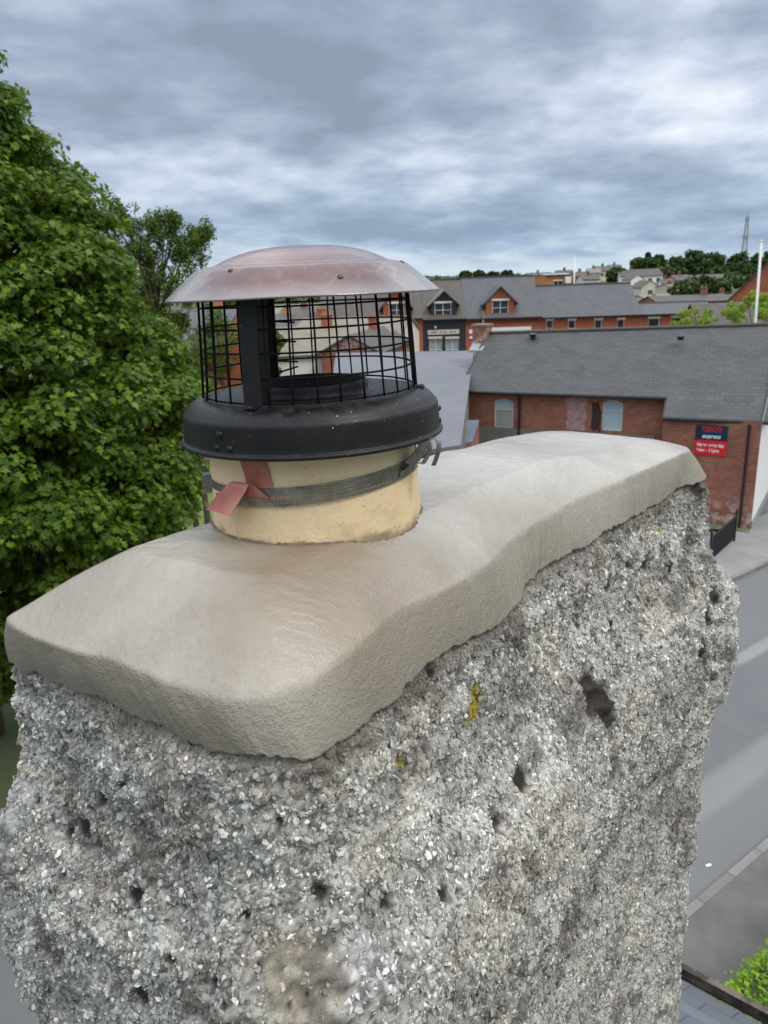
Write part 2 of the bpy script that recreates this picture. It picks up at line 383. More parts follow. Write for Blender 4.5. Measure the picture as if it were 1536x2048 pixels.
# control points: bottom edge of the mortar (s,t,z) and crease (s,t,z)
CP = [(-.060,.405,9.560, -.058,.398,9.618), (-.051,.323,9.560, -.060,.330,9.616), (-.041,.225,9.558, -.050,.250,9.616), (-.030,.143,9.560, -.036,.190,9.618),
      (-.023,.065,9.556, -.026,.112,9.616), (-.008,.010,9.556, -.012,.050,9.614), (.012,-.016,9.556, .008,.014,9.614), (.042,-.036,9.552, .040,-.006,9.616),
      (.086,-.038,9.556, .090,-.012,9.622), (.180,-.030,9.560, .165,-.006,9.628), (.252,-.018,9.562, .240,.012,9.630), (.322,-.020,9.560, .328,.006,9.630),
      (.416,-.020,9.562, .425,.012,9.630), (.470,-.014,9.566, .500,.032,9.630), (.537,.008,9.570, .580,.046,9.630), (.628,.022,9.566, .680,.056,9.630),
      (.800,.024,9.562, .820,.060,9.630), (.924,.024,9.562, .950,.050,9.630), (1.084,.028,9.560, 1.100,.044,9.630), (1.210,.028,9.562, 1.215,.040,9.630),
      (1.292,.008,9.562, 1.285,.050,9.628), (1.322,.040,9.56, 1.306,.085,9.630), (1.328,.150,9.56, 1.306,.170,9.632), (1.326,.290,9.56, 1.300,.290,9.634),
      (1.310,.395,9.56, 1.275,.372,9.636), (1.240,.432,9.56, 1.200,.408,9.640), (1.000,.436,9.56, 1.000,.412,9.648), (.700,.436,9.56, .700,.412,9.650),
      (.350,.436,9.56, .350,.414,9.648), (.120,.434,9.56, .130,.412,9.640), (.000,.430,9.56, .010,.410,9.630), (-.045,.424,9.56, -.038,.410,9.620)]
CP = np.array(CP)
NP = 1400
# resample by arc length so that samples are even
cc = catmull(CP, 8000); seg = np.linalg.norm(np.diff(np.vstack([cc[:, :2], cc[:1, :2]]), axis=0), axis=1); cum = np.concatenate([[0], np.cumsum(seg)])
tt = np.linspace(0, cum[-1], NP+1)[:-1]; idx = np.interp(tt, cum, np.arange(8001)); ccx = np.vstack([cc, cc[:1]])
ring = np.stack([np.interp(idx, np.arange(8001), ccx[:, k]) for k in range(6)], 1)
A3, B3 = ring[:, :3].copy(), ring[:, 3:].copy()
jag = fbm(A3, 18, 4, 0.6, 3)
A3[:, 2] += 0.0060*jag + 0.0035*fbm(A3, 75, 3, 0.6, 13)
A3[:, :2] += 0.0022*np.stack([fbm(A3, 40, 3, .6, 14), fbm(A3, 40, 3, .6, 15)], 1)
frontm = sstep(A3[:, 0]+A3[:, 1]*0.2, 0.25, 0.5)
def hspine(s_): return np.interp(s_, [-.1, .15, .75, 1.08, 1.3], [.686, .692, .690, .656, .640])+9.0
rows = []
und = A3.copy(); und[:, 0] += (0.62-und[:, 0])*0.03; und[:, 1] += (0.205-und[:, 1])*0.10; und[:, 2] += 0.004
rows.append(und); 
lip = A3.copy(); lip[:, 0] += (0.62-lip[:, 0])*0.004; lip[:, 1] += (0.205-lip[:, 1])*0.015; lip[:, 2] -= 0.001; rows.append(lip)
nf = 26
for k in range(nf+1):
    q = k/nf; p = A3*(1-q)+B3*q
    bul = math.sin(math.pi*min(q*1.0, 1))*0.0035
    nrm = p[:, :2]-np.array([0.62, 0.205]); nrm[:, 0] = np.where(np.abs(nrm[:, 0]) > 0.58, nrm[:, 0], nrm[:, 0]*0.05); nrm /= np.linalg.norm(nrm, axis=1)[:, None]
    p[:, :2] += nrm*bul; rows.append(p)
nt_ = 110
spine = np.stack([np.clip(B3[:, 0], 0.22, 1.08), np.full(NP, 0.21)], 1)
for k in range(1, nt_+1):
    q = (k/nt_); q = q**1.0; p = np.empty((NP, 3)); p[:, :2] = B3[:, :2]*(1-q)+spine*q
    qq = min(q/0.47, 1.0); prof = 1-(1-qq)**1.18
    p[:, 2] = B3[:, 2]+(hspine(spine[:, 0])-B3[:, 2])*prof; rows.append(p)
G = np.stack(rows)                      # rows, NP, 3
# soften the crease, more at the near corner
for it in range(46):
    sm_ = G.copy(); sm_[3:-1] = 0.25*G[2:-2]+0.5*G[3:-1]+0.25*G[4:]
    cornerw = np.exp(-((G[:, :, 0]-0.02)**2+(G[:, :, 1]+0.0)**2)/0.085**2)
    wgt = np.clip(0.02+0.40*cornerw, 0, 1)[:, :, None]; wgt[:4] = 0
    G = G*(1-wgt)+sm_*wgt
Pn = G.reshape(-1, 3)
dz = 0.0030*fbm(Pn*[1, 1, .4], 6, 3, 0.5, 21) + 0.0006*fbm(Pn, 30, 3, 0.5, 5)
trow = np.exp(-np.abs(np.arange(len(G))-(nf+2))/7.0)
# hand-trowelled facets: the crease wanders and the fascia has shallow scoops
rowi = np.repeat(np.arange(len(G)), NP)
ontop = sstep(rowi.astype(float), nf-4, nf+8)
Pn[:, 2] += dz*(0.35+0.65*ontop)
ctr = np.array([0.62, 0.205]); dr = Pn[:, :2]-ctr; dr[:, 0] *= 0.25; dr /= np.linalg.norm(dr, axis=1)[:, None]+1e-9
scoop = 0.0026*fbm(Pn, 7, 2, 0.45, 77)+0.0006*fbm(Pn, 38, 3, 0.55, 78)
Pn[:, :2] += dr*(scoop*(1-ontop))[:, None]
# trowel ridges on the top
for (x0, y0, x1, y1, hgt, wd) in ((860, 950, 985, 985, .0032, .006), (1000, 900, 1075, 925, .0024, .006), (940, 960, 1000, 1060, .0008, .010), (1060, 880, 1010, 960, .0010, .010), (480, 1110, 600, 1290, .0008, .012)):
    a = w2loc(atz(x0, y0, 9.69))[0][:2]; b = w2loc(atz(x1, y1, 9.69))[0][:2]; d = b-a; Ld = np.linalg.norm(d)
    q = np.clip(((Pn[:, :2]-a)@d)/Ld**2, 0, 1); dist = np.linalg.norm(Pn[:, :2]-(a+q[:, None]*d)-np.stack([0*q, 0.03*Ld*np.sin(q*3.1)], 1), axis=1)
    Pn[:, 2] += hgt*np.exp(-(dist/wd)**2)*np.sin(np.clip(q, .02, .98)*math.pi)*ontop
nr = len(G); I = np.arange(nr*NP).reshape(nr, NP)
F = np.stack([I[:-1].ravel(), np.roll(I[:-1], -1, 1).ravel(), np.roll(I[1:], -1, 1).ravel(), I[1:].ravel()], 1)
CAPW = loc2w(Pn)
def caph(x, y):
    d = (CAPW[:, 0]-x)**2+(CAPW[:, 1]-y)**2; k = np.argpartition(d, 6)[:6]; return float(CAPW[k, 2].mean())
m = Mat('fresh_mortar', 0.55, spec=0.7)
n1 = noise(m.co, 5, 6, 0.6, 0.5); n2 = noise(m.co, 420, 3, 0.6); n3 = noise(m.co, 60, 6, 0.65); n4 = noise(m.co, 2.2, 4, 0.55, 0.8)
c = mix(ramp(n1, [(0.35, (0,)*3), (0.65, (1,)*3)]), (0.245, 0.212, 0.168), (0.325, 0.293, 0.245))
# damp patch before the pot, with the pot's dark reflection painted in
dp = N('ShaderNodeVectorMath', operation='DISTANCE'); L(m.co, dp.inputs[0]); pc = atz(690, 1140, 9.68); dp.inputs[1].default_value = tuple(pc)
wet_refl = mathn('MULTIPLY', ramp(mathn('ADD', dp.outputs['Value'], mathn('MULTIPLY', mathn('SUBTRACT', n1, 0.5), 0.25)), [(0.07, (1,)*3), (0.20, (0,)*3)]), 1.0)
c = mix(mathn('MULTIPLY', wet_refl, 0.55), c, (0.20, 0.145, 0.085))
dp2 = N('ShaderNodeVectorMath', operation='DISTANCE'); L(m.co, dp2.inputs[0]); pc = loc2w([[0.95, 0.25, 9.68]])[0]; dp2.inputs[1].default_value = tuple(pc)
pale_sheen = ramp(mathn('ADD', dp2.outputs['Value'], mathn('MULTIPLY', mathn('SUBTRACT', n4, 0.5), 0.7)), [(0.30, (1,)*3), (0.62, (0,)*3)])  # sky sheen painted as a paler colour towards the far end
g = N('ShaderNodeNewGeometry'); sg = N('ShaderNodeSeparateXYZ'); L(g.outputs['Normal'], sg.inputs[0])
c = mix(mathn('MULTIPLY', pale_sheen, ramp(n1, [(0.3, (0.25,)*3), (0.7, (0.8,)*3)])), c, (0.42, 0.405, 0.37))
c = mix(ramp(n3, [(0.60, (0,)*3), (0.72, (0.35,)*3)]), c, (0.17, 0.14, 0.105))
# fascia rows darkened: shade of the steep edge painted into the colour
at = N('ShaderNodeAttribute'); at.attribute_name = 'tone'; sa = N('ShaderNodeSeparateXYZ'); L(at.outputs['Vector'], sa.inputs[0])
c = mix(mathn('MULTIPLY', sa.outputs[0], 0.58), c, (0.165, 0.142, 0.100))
m.col(c)
up = mathn('MULTIPLY', ramp(sg.outputs[2], [(0.50, (1,)*3), (0.86, (0.06,)*3)]), 1.0)   # fascia was left grainier than the trowelled top
n5 = noise(m.co, 170, 3, 0.6)
hb = mathn('ADD', mathn('MULTIPLY', mathn('MULTIPLY', mathn('ADD', n2, n5), up), 0.7), mathn('MULTIPLY', n3, 0.9))
m.rough(mathn('ADD', mathn('ADD', mathn('MULTIPLY', up, 0.42), mathn('MULTIPLY', mathn('SUBTRACT', 1.0, wet_refl), 0.06)), mathn('ADD', mathn('MULTIPLY', n3, 0.18), 0.07)))
mp = N('ShaderNodeMapping'); mp.inputs['Rotation'].default_value = (0, 0, -0.6); mp.inputs['Scale'].default_value = (3, 26, 3); L(m.co, mp.inputs[0])
hb = mathn('ADD', hb, mathn('MULTIPLY', noise(mp.outputs[0], 3.0, 6, 0.6, 0.2), 0.55))
m.bump(hb, 0.0026); m_mortar = m.m
fascia_shade = (1-sstep(rowi.astype(float)+1.5*fbm(Pn, 30, 3, .6, 19), nf-1.0, nf+2.5))*(1-0.6*np.exp(-((Pn[:, 0]-.03)**2+Pn[:, 1]**2)/.05**2)); npmesh('mortar_cap', loc2w(Pn), F, m_mortar, stack, sm=True, col=np.stack([fascia_shade]*3, 1))

# ---- roughcast body
zs = [9.565, 9.545, 9.48, 9.42, 9.36, 9.29, 9.20, 9.10, 9.03, 8.95, 8.85, 8.75, 8.2, 7.0]
of = [-.020, -.002, .004, .008, .030, .070, .078, .076, .062, .038, .034, .032, .032, .032]
NB = 1150
o2 = ring[:, :2]; ib = np.linspace(0, NP, NB+1)[:-1]; base2 = np.stack([np.interp(ib, np.arange(NP+1), np.append(o2[:, k], o2[0, k])) for k in (0, 1)], 1)
# straighten slightly and get outward normals
tan = np.roll(base2, -6, 0)-np.roll(base2, 6, 0); nrm2 = np.stack([tan[:, 1], -tan[:, 0]], 1)
for _ in range(60): nrm2 = (nrm2+np.roll(nrm2, 1, 0)+np.roll(nrm2, -1, 0))/3
nrm2 /= np.linalg.norm(nrm2, axis=1)[:, None]
if ((nrm2*(base2-[0.62, .205])).sum(1)).mean() < 0: nrm2 = -nrm2
zrow = np.concatenate([np.linspace(9.566, 8.35, 330), np.linspace(8.346, 7.7, 110), np.linspace(7.69, 6.8, 20)])
offr = np.interp(-zrow, [-q for q in zs], of)
for _ in range(8): offr[1:-1] = (offr[:-2]+2*offr[1:-1]+offr[2:])/4
# the long face runs further in than the mortar lip at its far half
rect = base2.copy()
Gb = np.empty((len(zrow), NB, 3)); Gb[:, :, :2] = rect[None]+nrm2[None]*offr[:, None, None]; Gb[:, :, 2] = zrow[:, None]
def sshift(zz): return 0.022*(1-sstep(zz, 8.85, 9.05))+0.012*(1-sstep(zz, 9.25, 9.4))
Gb[:, :, 0] += sshift(zrow)[:, None] + (0.024*sstep(zrow, 8.92, 9.08)*(1-sstep(zrow, 9.28, 9.40)))[:, None]*sstep(base2[:, 0], 1.0, 1.3)[None]
Nb = np.zeros_like(Gb); Nb[:, :, :2] = nrm2[None]
sl_ = np.gradient(offr, zrow); Nb[:, :, 2] = -sl_[:, None]; Nb /= np.linalg.norm(Nb, axis=2)[:, :, None]
Pb = Gb.reshape(-1, 3); Nn = Nb.reshape(-1, 3)
PW_ = loc2w(Pb)-O; dep_ = PW_@cf; pu_ = 768+FPX*(PW_@cr)/dep_; pv_ = 1024-FPX*(PW_@cu)/dep_
def onface(x, y):
    """nearest point of the coat's surface seen at a photo position, local coordinates"""
    d2 = (pu_-x)**2+(pv_-y)**2; k = np.where(d2 < 100)[0]
    if len(k) == 0: return Pb[d2.argmin()].copy()
    return Pb[k[dep_[k].argmin()]].copy()
# dark mossy pits / patches read from the wall: (px, py, radius m, depth)
PITS = [(1195,1385,.040,.012),(1222,1425,.026,.014),(1050,1555,.024,.010),(125,1668,.014,.012),(155,1655,.016,.008),(235,1570,.007,.008),(1005,1640,.018,.008),
        (925,1480,.010,.008),(262,1790,.016,.006),(775,1803,.012,.006),(1424,1232,.020,.010),(1412,1300,.022,.014),(1408,1318,.018,.012),(1440,1188,.018,.012),(1432,1360,.014,.01),
        (1300,1130,.014,.01),(1265,1130,.012,.01),(1225,1180,.012,.009),(1345,1135,.014,.01),(870,1345,.012,.006),(1290,1590,.012,.006),(900,1790,.016,.006),(60,1595,.010,.006),
        (190,1600,.012,.006),(640,1780,.014,.006),(1165,1250,.010,.008),(480,1830,.010,.005),(1380,1425,.010,.008),(1405,975,.022,.006),(1230,1250,.012,.008),(270,2000,.018,.006),(1130,1150,.010,.006),(560,1655,.008,.005)]
rp_ = random.Random(4)
for _ in range(70):
    a_, b_ = rp_.uniform(30, 1460), rp_.uniform(1080, 2040)
    if b_ > 1330+abs(a_-520)*-.0 - max(0, (a_-600))*.42: PITS.append((a_, b_, rp_.uniform(.003, .008), .006))
pitl = [(onface(a, b), r*(1.1 if a > 1150 and b < 1500 else .72), d) for a, b, r, d in PITS]
def pitfield(P):
    v = np.zeros(len(P)); 
    wob = 0.35*fbm(P, 60, 3, 0.6, 9)
    for c_, r, d in pitl:
        q = np.linalg.norm((P-c_)*[1, 1, 0.85], axis=1)/r; v = np.maximum(v, 1-sstep(q+wob, 0.55, 1.15))
    return v
pf = pitfield(Pb)
disp = 0.0085*fbm(Pb, 38, 4, 0.62, 31)+0.006*fbm(Pb, 5, 3, 0.5, 33)+0.0045*np.abs(fbm(Pb, 120, 2, 0.5, 35)) - 0.0045*pf
topfade = sstep(9.558-Pb[:, 2], 0.0, 0.03); Pb0 = Pb.copy(); Pb = Pb+Nn*(disp*topfade)[:, None]
patches = [  # px, py, rx, rz, colour, strength
    (612, 1985, .055, .075, (.47, .41, .31), 0.85), (640, 1560, .10, .03, (.42, .36, .29), 0.55), (740, 1930, .06, .06, (.80, .81, .83), 0.75), (860, 1870, .05, .05, (.76, .77, .79), .55),
    (1120, 1470, .09, .06, (.70, .71, .72), 0.5), (1260, 1300, .10, .10, (.66, .67, .68), 0.4), (560, 1630, .02, .01, (.8, .8, .8), .7), (60, 1720, .02, .015, (.75, .66, .6), .7),
    (20, 1600, .05, .05, (.62, .62, .64), .5), (1330, 1200, .07, .06, (.50, .42, .38), .5), (1200, 1130, .10, .03, (.46, .39, .34), .5), (330, 1440, .05, .02, (.46, .40, .35), .4)]
LICH = [(957, 1395, .012), (948, 1412, .010), (958, 1428, .008), (943, 1432, .007), (940, 1440, .007), (808, 1520, .005), (820, 1490, .005), (1330, 1060, .006), (815, 1505, .003)]
def tones(P, rnd):
    n = len(P)
    v = (0.30+0.28*rnd+0.20*(rnd > 0.86)-0.15*(rnd < 0.18))*(1+0.35*fbm(P, 7, 4, 0.55, 51)) + 0.08*fbm(P, 28, 3, 0.55, 52)
    v = np.clip(v, 0.06, 0.86)
    c = v[:, None]*1.15*np.array([1.0, 0.98, 0.885])
    warm = sstep(fbm(P, 9, 3, 0.55, 61), 0.15, 0.7)[:, None]
    c = c*(1-warm*0.5)+warm*0.5*v[:, None]*np.array([1.16, 1.0, 0.84])
    for (a, b, rx, rz, colr, st) in patches:
        o = onface(a, b); d = np.sqrt(((P[:, 0]-o[0])**2+(P[:, 1]-o[1])**2)/rx**2+((P[:, 2]-o[2])/rz)**2)
        k = (1-sstep(d+0.5*fbm(P, 28, 3, .6, 71), 0.5, 1.1))*st*((0.15+0.85*(rnd > 0.45)) if colr[0] > .62 else 1.0); c = c*(1-k[:, None])+k[:, None]*np.array(colr)*(0.7+0.45*rnd[:, None])
    k = sstep(fbm(P, 13, 4, 0.62, 81), 0.35, 0.75)*0.7; c = c*(1-k[:, None])+k[:, None]*np.array([.15, .13, .11])*(.6+.8*rnd[:, None])
    # darker brown band under the mortar
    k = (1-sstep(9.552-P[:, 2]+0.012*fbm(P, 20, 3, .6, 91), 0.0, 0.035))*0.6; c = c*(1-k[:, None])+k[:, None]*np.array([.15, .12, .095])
    k = pitfield(P)[:, None]; c = c*(1-k)+k*np.array([.022, .016, .012])
    for (a, b, r) in LICH:
        o = onface(a, b); d = np.linalg.norm(P-o, axis=1)/(r*1.9); k = (1-sstep(d+0.5*fbm(P, 70, 3, .6, 41), 0.55, 1.0))[:, None]*0.95
        c = c*(1-k)+k*np.array([.40, .30, .035])*(0.7+0.5*rnd[:, None])
    return np.clip(c, 0.008, 0.88)
m = Mat('roughcast', 0.72, spec=0.45)
at = N('ShaderNodeAttribute'); at.attribute_name = 'tone'
n1 = noise(m.co, 500, 4, 0.65)
m.col(mix(ramp(n1, [(0.35, (0.55,)*3), (0.65, (0,)*3)]), at.outputs['Color'], mix(1.0, at.outputs['Color'], (0.45, 0.44, 0.43), 'MULTIPLY')))
m.bump(n1, 0.0012); m_rough = m.m
nr = len(zrow); I = np.arange(nr*NB).reshape(nr, NB)
F = np.stack([I[1:].ravel(), np.roll(I[1:], -1, 1).ravel(), np.roll(I[:-1], -1, 1).ravel(), I[:-1].ravel()], 1)
cb_ = tones(Pb0, rng.random(len(Pb))*0.5)*0.92
Vs = [loc2w(Pb)]; Fq = F
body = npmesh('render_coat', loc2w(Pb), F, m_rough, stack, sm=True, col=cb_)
# ---- stone chips thrown on the coat, one mesh
Pg = Pb.reshape(nr, NB, 3); Pg0 = Pb0.reshape(nr, NB, 3); Ng = Nn.reshape(nr, NB, 3)
def chips(n, s0, s1, zlo, zhi):
    # weight to the two faces in view
    vis = np.where((base2[:, 0] < 0.06) | (base2[:, 1] < 0.12) | (base2[:, 0] > 1.2))[0]
    j = vis[rng.integers(0, len(vis), n)]; zc = zlo+(zhi-zlo)*rng.random(n)**0.9
    i = np.clip(np.searchsorted(-zrow, -zc), 1, nr-2)
    P = Pg[i, j]+(Pg[i, (j+1) % NB]-Pg[i, j])*rng.random(n)[:, None]+(Pg[i+1, j]-Pg[i, j])*rng.random(n)[:, None]; Nv = Ng[i, j]; P0 = Pg0[i, j]
    sz = (s0+(s1-s0)*rng.random(n)**2.2)*0.5
    keep = pitfield(P0) < 0.25+0.75*rng.random(n); beige = patches[0]; o = onface(beige[0], beige[1])
    keep &= ~((np.sqrt(((P0-o)**2).sum(1))+.02*fbm(P0, 25, 2, .5, 6) < 0.055) & (rng.random(n) < 0.7))
    P, P0, Nv, sz = P[keep], P0[keep], Nv[keep], sz[keep]; n = len(P)
    a = rng.normal(size=(n, 3)); a -= (a*Nv).sum(1)[:, None]*Nv; a /= np.linalg.norm(a, axis=1)[:, None]
    Nt = Nv+0.55*rng.normal(size=(n, 3)); Nt /= np.linalg.norm(Nt, axis=1)[:, None]
    a -= (a*Nt).sum(1)[:, None]*Nt; a /= np.linalg.norm(a, axis=1)[:, None]; b = np.cross(Nt, a)
    Q = OC[None]*(1+rng.normal(size=(n, len(OC), 1))*0.16)+rng.normal(size=(n, len(OC), 3))*0.13
    shp = rng.random(n)
    Q *= sz[:, None, None]*np.stack([0.85+0.55*rng.random(n), 0.7+0.3*rng.random(n), 0.28+0.35*rng.random(n)], 1)[:, None, :]
    W = P[:, None]+Nv[:, None]*(sz*rng.normal(-.02, .16, n))[:, None, None]+Q[:, :, :1]*a[:, None]+Q[:, :, 1:2]*b[:, None]+Q[:, :, 2:]*Nt[:, None]
    Fc = (FO[None]+(np.arange(n)*len(OC))[:, None, None]).reshape(-1, 3)
    tn = tones(P0, rng.random(n)); return W.reshape(-1, 3), Fc, np.repeat(tn, len(OC), 0)
# a twelve-cornered pebble (icosahedron) broken up by noise
g_ = (1+5**.5)/2
OC = np.array([(-1, g_, 0), (1, g_, 0), (-1, -g_, 0), (1, -g_, 0), (0, -1, g_), (0, 1, g_), (0, -1, -g_), (0, 1, -g_), (g_, 0, -1), (g_, 0, 1), (-g_, 0, -1), (-g_, 0, 1)])/math.hypot(1, g_)
FO = np.array([(0, 11, 5), (0, 5, 1), (0, 1, 7), (0, 7, 10), (0, 10, 11), (1, 5, 9), (5, 11, 4), (11, 10, 2), (10, 7, 6), (7, 1, 8), (3, 9, 4), (3, 4, 2), (3, 2, 6), (3, 6, 8), (3, 8, 9), (4, 9, 5), (2, 4, 11), (6, 2, 10), (8, 6, 7), (9, 8, 1)])
# all the stones are a little paler where the lime still shows
W1, F1, T1 = chips(135000, 0.0030, 0.0100, 8.1, 9.556)
W2, F2, T2 = chips(140000, 0.0020, 0.005, 7.75, 9.556)
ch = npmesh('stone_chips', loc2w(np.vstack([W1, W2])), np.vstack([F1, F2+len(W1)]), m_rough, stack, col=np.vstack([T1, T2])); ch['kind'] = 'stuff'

# ================================================================== chimney pot
KS = 1.035                     # everything on the pot is this much larger and farther than first measured
PX, PY = -0.0910, 1.015
def ks(p): return tuple((np.array(p, float)-O)*KS+O)
pot = empty('chimney_pot', ks((PX, PY, 9.66)), 'cream clay chimney pot bedded in the mortar cap', 'chimney pot')
pot.scale = (KS,)*3
m = Mat('buff_clay', 0.62)
n1 = noise(m.co, 14, 6, 0.65); n2 = noise(m.co, 160, 4, 0.65); sx = N('ShaderNodeSeparateXYZ'); L(m.co, sx.inputs[0])
c = mix(ramp(n1, [(0.35, (0,)*3), (0.7, (1,)*3)]), (0.71, 0.56, 0.345), (0.68, 0.50, 0.275))
c = mix(ramp(n2, [(0.60, (0,)*3), (0.72, (0.5,)*3)]), c, (0.38, 0.25, 0.12))
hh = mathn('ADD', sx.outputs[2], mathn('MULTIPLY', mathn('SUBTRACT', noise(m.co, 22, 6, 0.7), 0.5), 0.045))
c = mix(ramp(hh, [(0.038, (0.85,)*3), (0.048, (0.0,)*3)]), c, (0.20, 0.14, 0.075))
st = noise(m.co, 9, 6, 0.7)
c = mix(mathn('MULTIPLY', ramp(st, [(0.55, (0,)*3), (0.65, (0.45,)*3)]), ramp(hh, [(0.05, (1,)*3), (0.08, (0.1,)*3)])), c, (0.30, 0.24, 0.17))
v = N('ShaderNodeTexVoronoi'); v.inputs['Scale'].default_value = 75; L(m.co, v.inputs['Vector'])
c = mix(ramp(v.outputs['Distance'], [(0.05, (0.8,)*3), (0.09, (0,)*3)]), c, (0.16, 0.09, 0.05))
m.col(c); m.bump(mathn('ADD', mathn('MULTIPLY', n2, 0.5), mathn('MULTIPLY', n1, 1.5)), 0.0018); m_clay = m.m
prof = [(0.1435, 0.0), (0.1428, 0.03), (0.1418, 0.045), (0.1405, 0.07), (0.1385, 0.10), (0.137, 0.13), (0.1362, 0.16), (0.135, 0.166), (0.115, 0.166), (0.112, 0.12), (0.112, 0.0)]
mb = MB(); q_ = []
for a, b in zip(prof[:-1], prof[1:]): q_ += [tuple(np.array(a)*(1-t)+np.array(b)*t) for t in (0, .25, .5, .75)]
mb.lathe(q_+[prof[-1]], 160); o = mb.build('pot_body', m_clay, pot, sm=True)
V = np.empty(len(o.data.vertices)*3, np.float32); o.data.vertices.foreach_get('co', V); V = V.reshape(-1, 3)
k = fbm(V, 14, 3, 0.5, 8)*0.0012+fbm(V, 60, 3, .5, 4)*0.0007*(V[:, 2] < 0.06); rr = np.linalg.norm(V[:, :2], axis=1)[:, None]; V[:, :2] *= 1+(k[:, None]/rr); o.data.vertices.foreach_set('co', V.ravel()); o.data.update()
# broken fillet of mortar round the foot
mb = MB(); n = 240; ph = np.arange(n)*2*math.pi/n
rd = np.stack([np.sin(ph), -np.cos(ph)], 1); q = np.stack([rd[:, 0]*3, rd[:, 1]*3, 0*ph], 1)
pw = ks((PX, PY, 9.66)); hz_ = np.array([caph(pw[0]+KS*0.144*a, pw[1]+KS*0.144*b) for a, b in rd]); hz_ = (hz_-pw[2])/KS-.001
rows = []
for (r, dzz, nz) in ((.1395, .0045, .0010), (.1418, .0036, .0010), (.1436, .0014, .0006), (.1455, -.0012, .0003), (.149, -.006, 0)):
    kk = fbm(q*7+r*9, 1.0, 4, .65, 3)
    rows.append(np.stack([rd[:, 0]*(r+0.0012*kk), rd[:, 1]*(r+0.0012*kk), hz_+dzz+nz*kk], 1))
G = np.stack(rows); I = np.arange(G.shape[0]*n).reshape(-1, n)
F = np.stack([I[1:].ravel(), np.roll(I[1:], -1, 1).ravel(), np.roll(I[:-1], -1, 1).ravel(), I[:-1].ravel()], 1)
npmesh('bedding_fillet', G.reshape(-1, 3), F, simple('old_bedding', (0.15, 0.12, 0.08), 0.9, var=0.5, scale=60, bump=0.001), pot, sm=True)

# ================================================================== clamp bands on the pot
m = Mat('weathered_steel', 0.42, metal=0.75); n1 = noise(m.co, 40, 5, 0.65)
m.col(mix(ramp(n1, [(0.35, (0,)*3), (0.65, (1,)*3)]), (0.15, 0.145, 0.125), (0.33, 0.32, 0.285))); m.rough(mathn('ADD', mathn('MULTIPLY', n1, 0.3), 0.28)); m_steel = m.m
clamp = empty('strap_clamp', ks((PX, PY, 9.7645)), 'perforated steel clamp band strapped slantwise round the cream pot', 'clamp')
clamp.scale = (KS,)*3
def bandpt(ph, off, r): return np.array([r*math.sin(ph), -r*math.cos(ph), 0.0115*math.sin(ph)+off])
def band(name, offf, p0, p1, rad, perf, wdt=0.0102):
    mb = MB(); n = 150; P_ = np.linspace(p0, p1, n)
    def rib(o0, o1, a, b, k):
        pts = [bandpt(q, offf(q)+(o0+o1)/2, rad) for q in np.linspace(a, b, k)]
        mb.ribbon(pts, (0, 0, 1.0), abs(o1-o0), 0.0009)
    h = wdt/2
    if perf:
        a, b = perf
        if p0 < a: rib(-h, h, p0, a, 60)
        if p1 > b: rib(-h, h, b, p1, 60)
        rib(-h, -h+0.0026, a, b, 80); rib(h-0.0026, h, a, b, 80)
        k = int((b-a)*rad/0.0029)
        for q in np.linspace(a, b, k):
            rib(-h+0.002, h-0.002, q-0.0044, q+0.0044, 2)
    else: rib(-h, h, p0, p1, 120)
    return mb.build(name, m_steel, clamp)
R_ = math.radians
band('perforated_band', lambda q: 0.0072-0.0022*math.cos(q*1.1), R_(-72), R_(76), 0.1400, (R_(-2), R_(70)))
band('perforated_band', lambda q: -0.0042-0.0030*math.cos(q*1.1)+0.002*math.sin(q), R_(-58), R_(76), 0.1412, (R_(-30), R_(70)))
band('rear_band', lambda q: 0.003*math.cos(q), R_(74), R_(290), 0.1392, None, 0.012)
# worm-drive housing on the left
hp = bandpt(R_(-78), 0.002, 0.143); t_ = np.array([math.cos(R_(-78)), math.sin(R_(-78)), .08]); n_ = np.array([math.sin(R_(-78)), -math.cos(R_(-78)), 0]); t_ /= np.linalg.norm(t_); u_ = np.cross(n_, t_)
mb = MB()
for a, b, hx, hy in ((0, .0105, .013, .0012), (0, -.0105, .013, .0012), (.0125, 0, .0012, .0105), (-.0125, 0, .0012, .0105)):
    mb.box(hp+t_*a+u_*b, t_, n_, u_, hx, .006, hy)
mb.box(hp-n_*.004, t_, n_, u_, .012, .001, .0095); hs = mb.build('clamp_housing', m_steel, clamp, bevel=0.0008)
mb = MB()
for k in range(12): mb.tube([hp+t_*(-.011+k*.0018), hp+t_*(-.0102+k*.0018)], .0062, 12); 
mb.tube([hp-t_*.011, hp+t_*.011], .0048, 12); mb.build('worm_screw', m_steel, clamp, sm=False)
